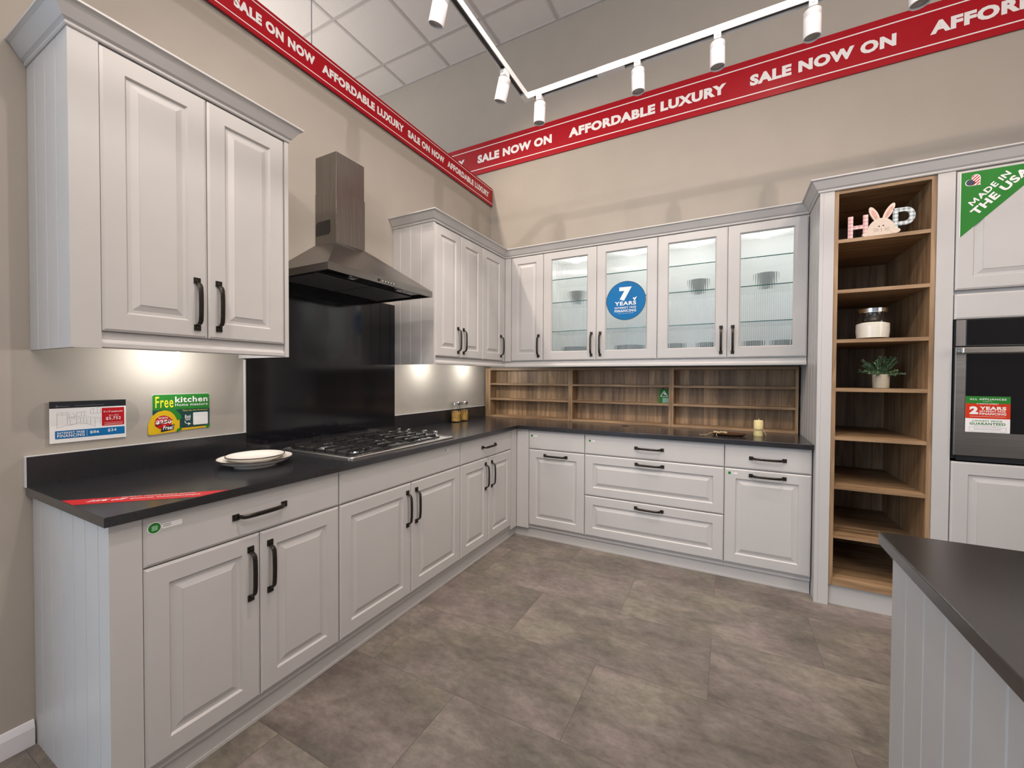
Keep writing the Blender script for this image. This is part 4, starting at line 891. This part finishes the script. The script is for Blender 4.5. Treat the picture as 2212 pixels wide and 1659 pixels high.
# ---------------------------------------------------------------- oven label
ol = thing('oven_label', 'green red and white appliance offer label on the oven door glass', 'label', (3.313, -.722, 1.042))
O = Vector((3.2345, -.7216, 1.0425)); w_, h_ = .157, .1805
def RX(u0, v0, u1, v1): return [(u0*w_, (1-v1)*h_), (u1*w_, (1-v1)*h_), (u1*w_, (1-v0)*h_), (u0*w_, (1-v0)*h_)]
lb = MB().poly(RX(0, 0, 1, 1), O, XU, ZU, WHT, .0008).poly(RX(0, 0, 1, .2), O, XU, ZU, PGREEN, .0003, .0008).poly(RX(0, .2, 1, .615), O, XU, ZU, PORED, .0003, .0008)
for a, b, c, d_ in ((.09, .85, .92, .855), (.09, .965, .92, .97), (.09, .85, .094, .97), (.916, .85, .92, .97), (.18, .89, .82, .896), (.2, .92, .8, .926), (.10, .555, .9, .561)): lb.poly(RX(a, b, c, d_), O, XU, ZU, PGREY if b > .6 else WHT, .0002, .0011)
lb.build('sheet', ol)
def OT(s, u0, v0, u1, v1, m=WHT, b=.015): return text(s, O+Vector((u0*w_, 0, (1-v1)*h_)), XU, ZU, (u1-u0)*w_, (v1-v0)*h_, m, ol, bold=b, base=.0013)
OT('ALL APPLIANCES', .09, .055, .91, .105); OT('available on', .39, .13, .60, .15, WHT, 0); OT('12 MONTHS INTEREST', .25, .19, .74, .225, WHT, .01); OT('2', .09, .28, .29, .50, WHT, .06); OT('YEARS', .32, .28, .91, .375, WHT, .04)
OT('INTEREST FREE', .32, .39, .90, .435, WHT, .02); OT('FINANCING', .32, .45, .91, .515, WHT, .03); OT('LOWEST PRICE', .17, .66, .83, .705, PGREEN, .015); OT('GUARANTEED', .10, .725, .90, .795, PGREEN, .025); OT('Price matched against', .2, .81, .8, .835, PGREY, 0)
# ---------------------------------------------------------------- Made in the USA triangle
us = thing('corner_sign', 'green triangular MADE IN THE USA sign with flag heart on the upper oven housing door', 'sign', (3.26, -.71, 2.2))
tp = Vector((3.205, -.7085, 2.353)); Lg = .323
MB().poly([(0, 0), (0, -Lg), (Lg, 0)][::-1], tp, XU, ZU, PGREEN, .0008).poly([(-.003, .002), (-.003, -Lg), (0, -Lg), (0, .002)], tp, XU, ZU, WHT, .0006).build('board', us)
D1 = Vector((1, 0, 1)).normalized(); D2 = Vector((-1, 0, 1)).normalized()
text('ADE IN', Vector((3.247, -.7095, 2.180))+D1*.042, D1, D2, .148, .026, WHT, us, base=.0008, bold=.03)
MB().poly([(0, 0), (.0065, 0), (.0075, .0165), (.0165, .004), (.0205, .004), (.0295, .0165), (.0305, 0), (.037, 0), (.0345, .026), (.0295, .026), (.0185, .0105), (.0075, .026), (.0025, .026)], Vector((3.247, -.7095, 2.180)), D1, D2, WHT, .0003, .0005).build('lettering', us); text('THE USA', Vector((3.262, -.7095, 2.130)), D1, D2, .262, .036, WHT, us, base=.0008, bold=.04)
def heart(s, n=40):
    pts = []
    for k in range(n):
        t = 2*math.pi*k/n; pts.append((s*16*math.sin(t)**3/17, s*(13*math.cos(t)-5*math.cos(2*t)-2*math.cos(3*t)-math.cos(4*t))/17))
    return pts
hc = Vector((3.252, -.7093, 2.305)); D3 = Vector((1, 0, 1)).normalized(); D4 = D2
hm_ = MB().poly(heart(.034), hc, D3, D4, WHT, .0005)
hs_ = heart(.031)
def clip_band(pts, lo, hi, ax=1):
    out = pts
    for sgn, lim in ((1, lo), (-1, -hi)):
        res = []
        for i in range(len(out)):
            a, b = out[i], out[(i+1) % len(out)]; fa, fb = sgn*a[ax]-lim, sgn*b[ax]-lim
            if fa >= 0: res.append(a)
            if fa*fb < 0:
                t = fa/(fa-fb); res.append((a[0]+(b[0]-a[0])*t, a[1]+(b[1]-a[1])*t))
        out = res
        if len(out) < 3: return None
    return out
for k in range(6):
    x = .002+k*.0105; seg = clip_band(hs_, -.032+k*.0098, -.032+k*.0098+.0048, 1)
    if seg: hm_.poly(seg, hc, D3, D4, PRED, .0002, .0005)
sg2 = clip_band([p for p in heart(.031)], -.04, -.001, 0); sg2 = clip_band(sg2, -.008, .06, 1)
if sg2: hm_.poly(sg2, hc, D3, D4, PNAVY, .0003, .0007)
hm_.build('flag_heart', us)
# drop the helper property
for o in bpy.data.objects:
    if '_o' in o: del o['_o']
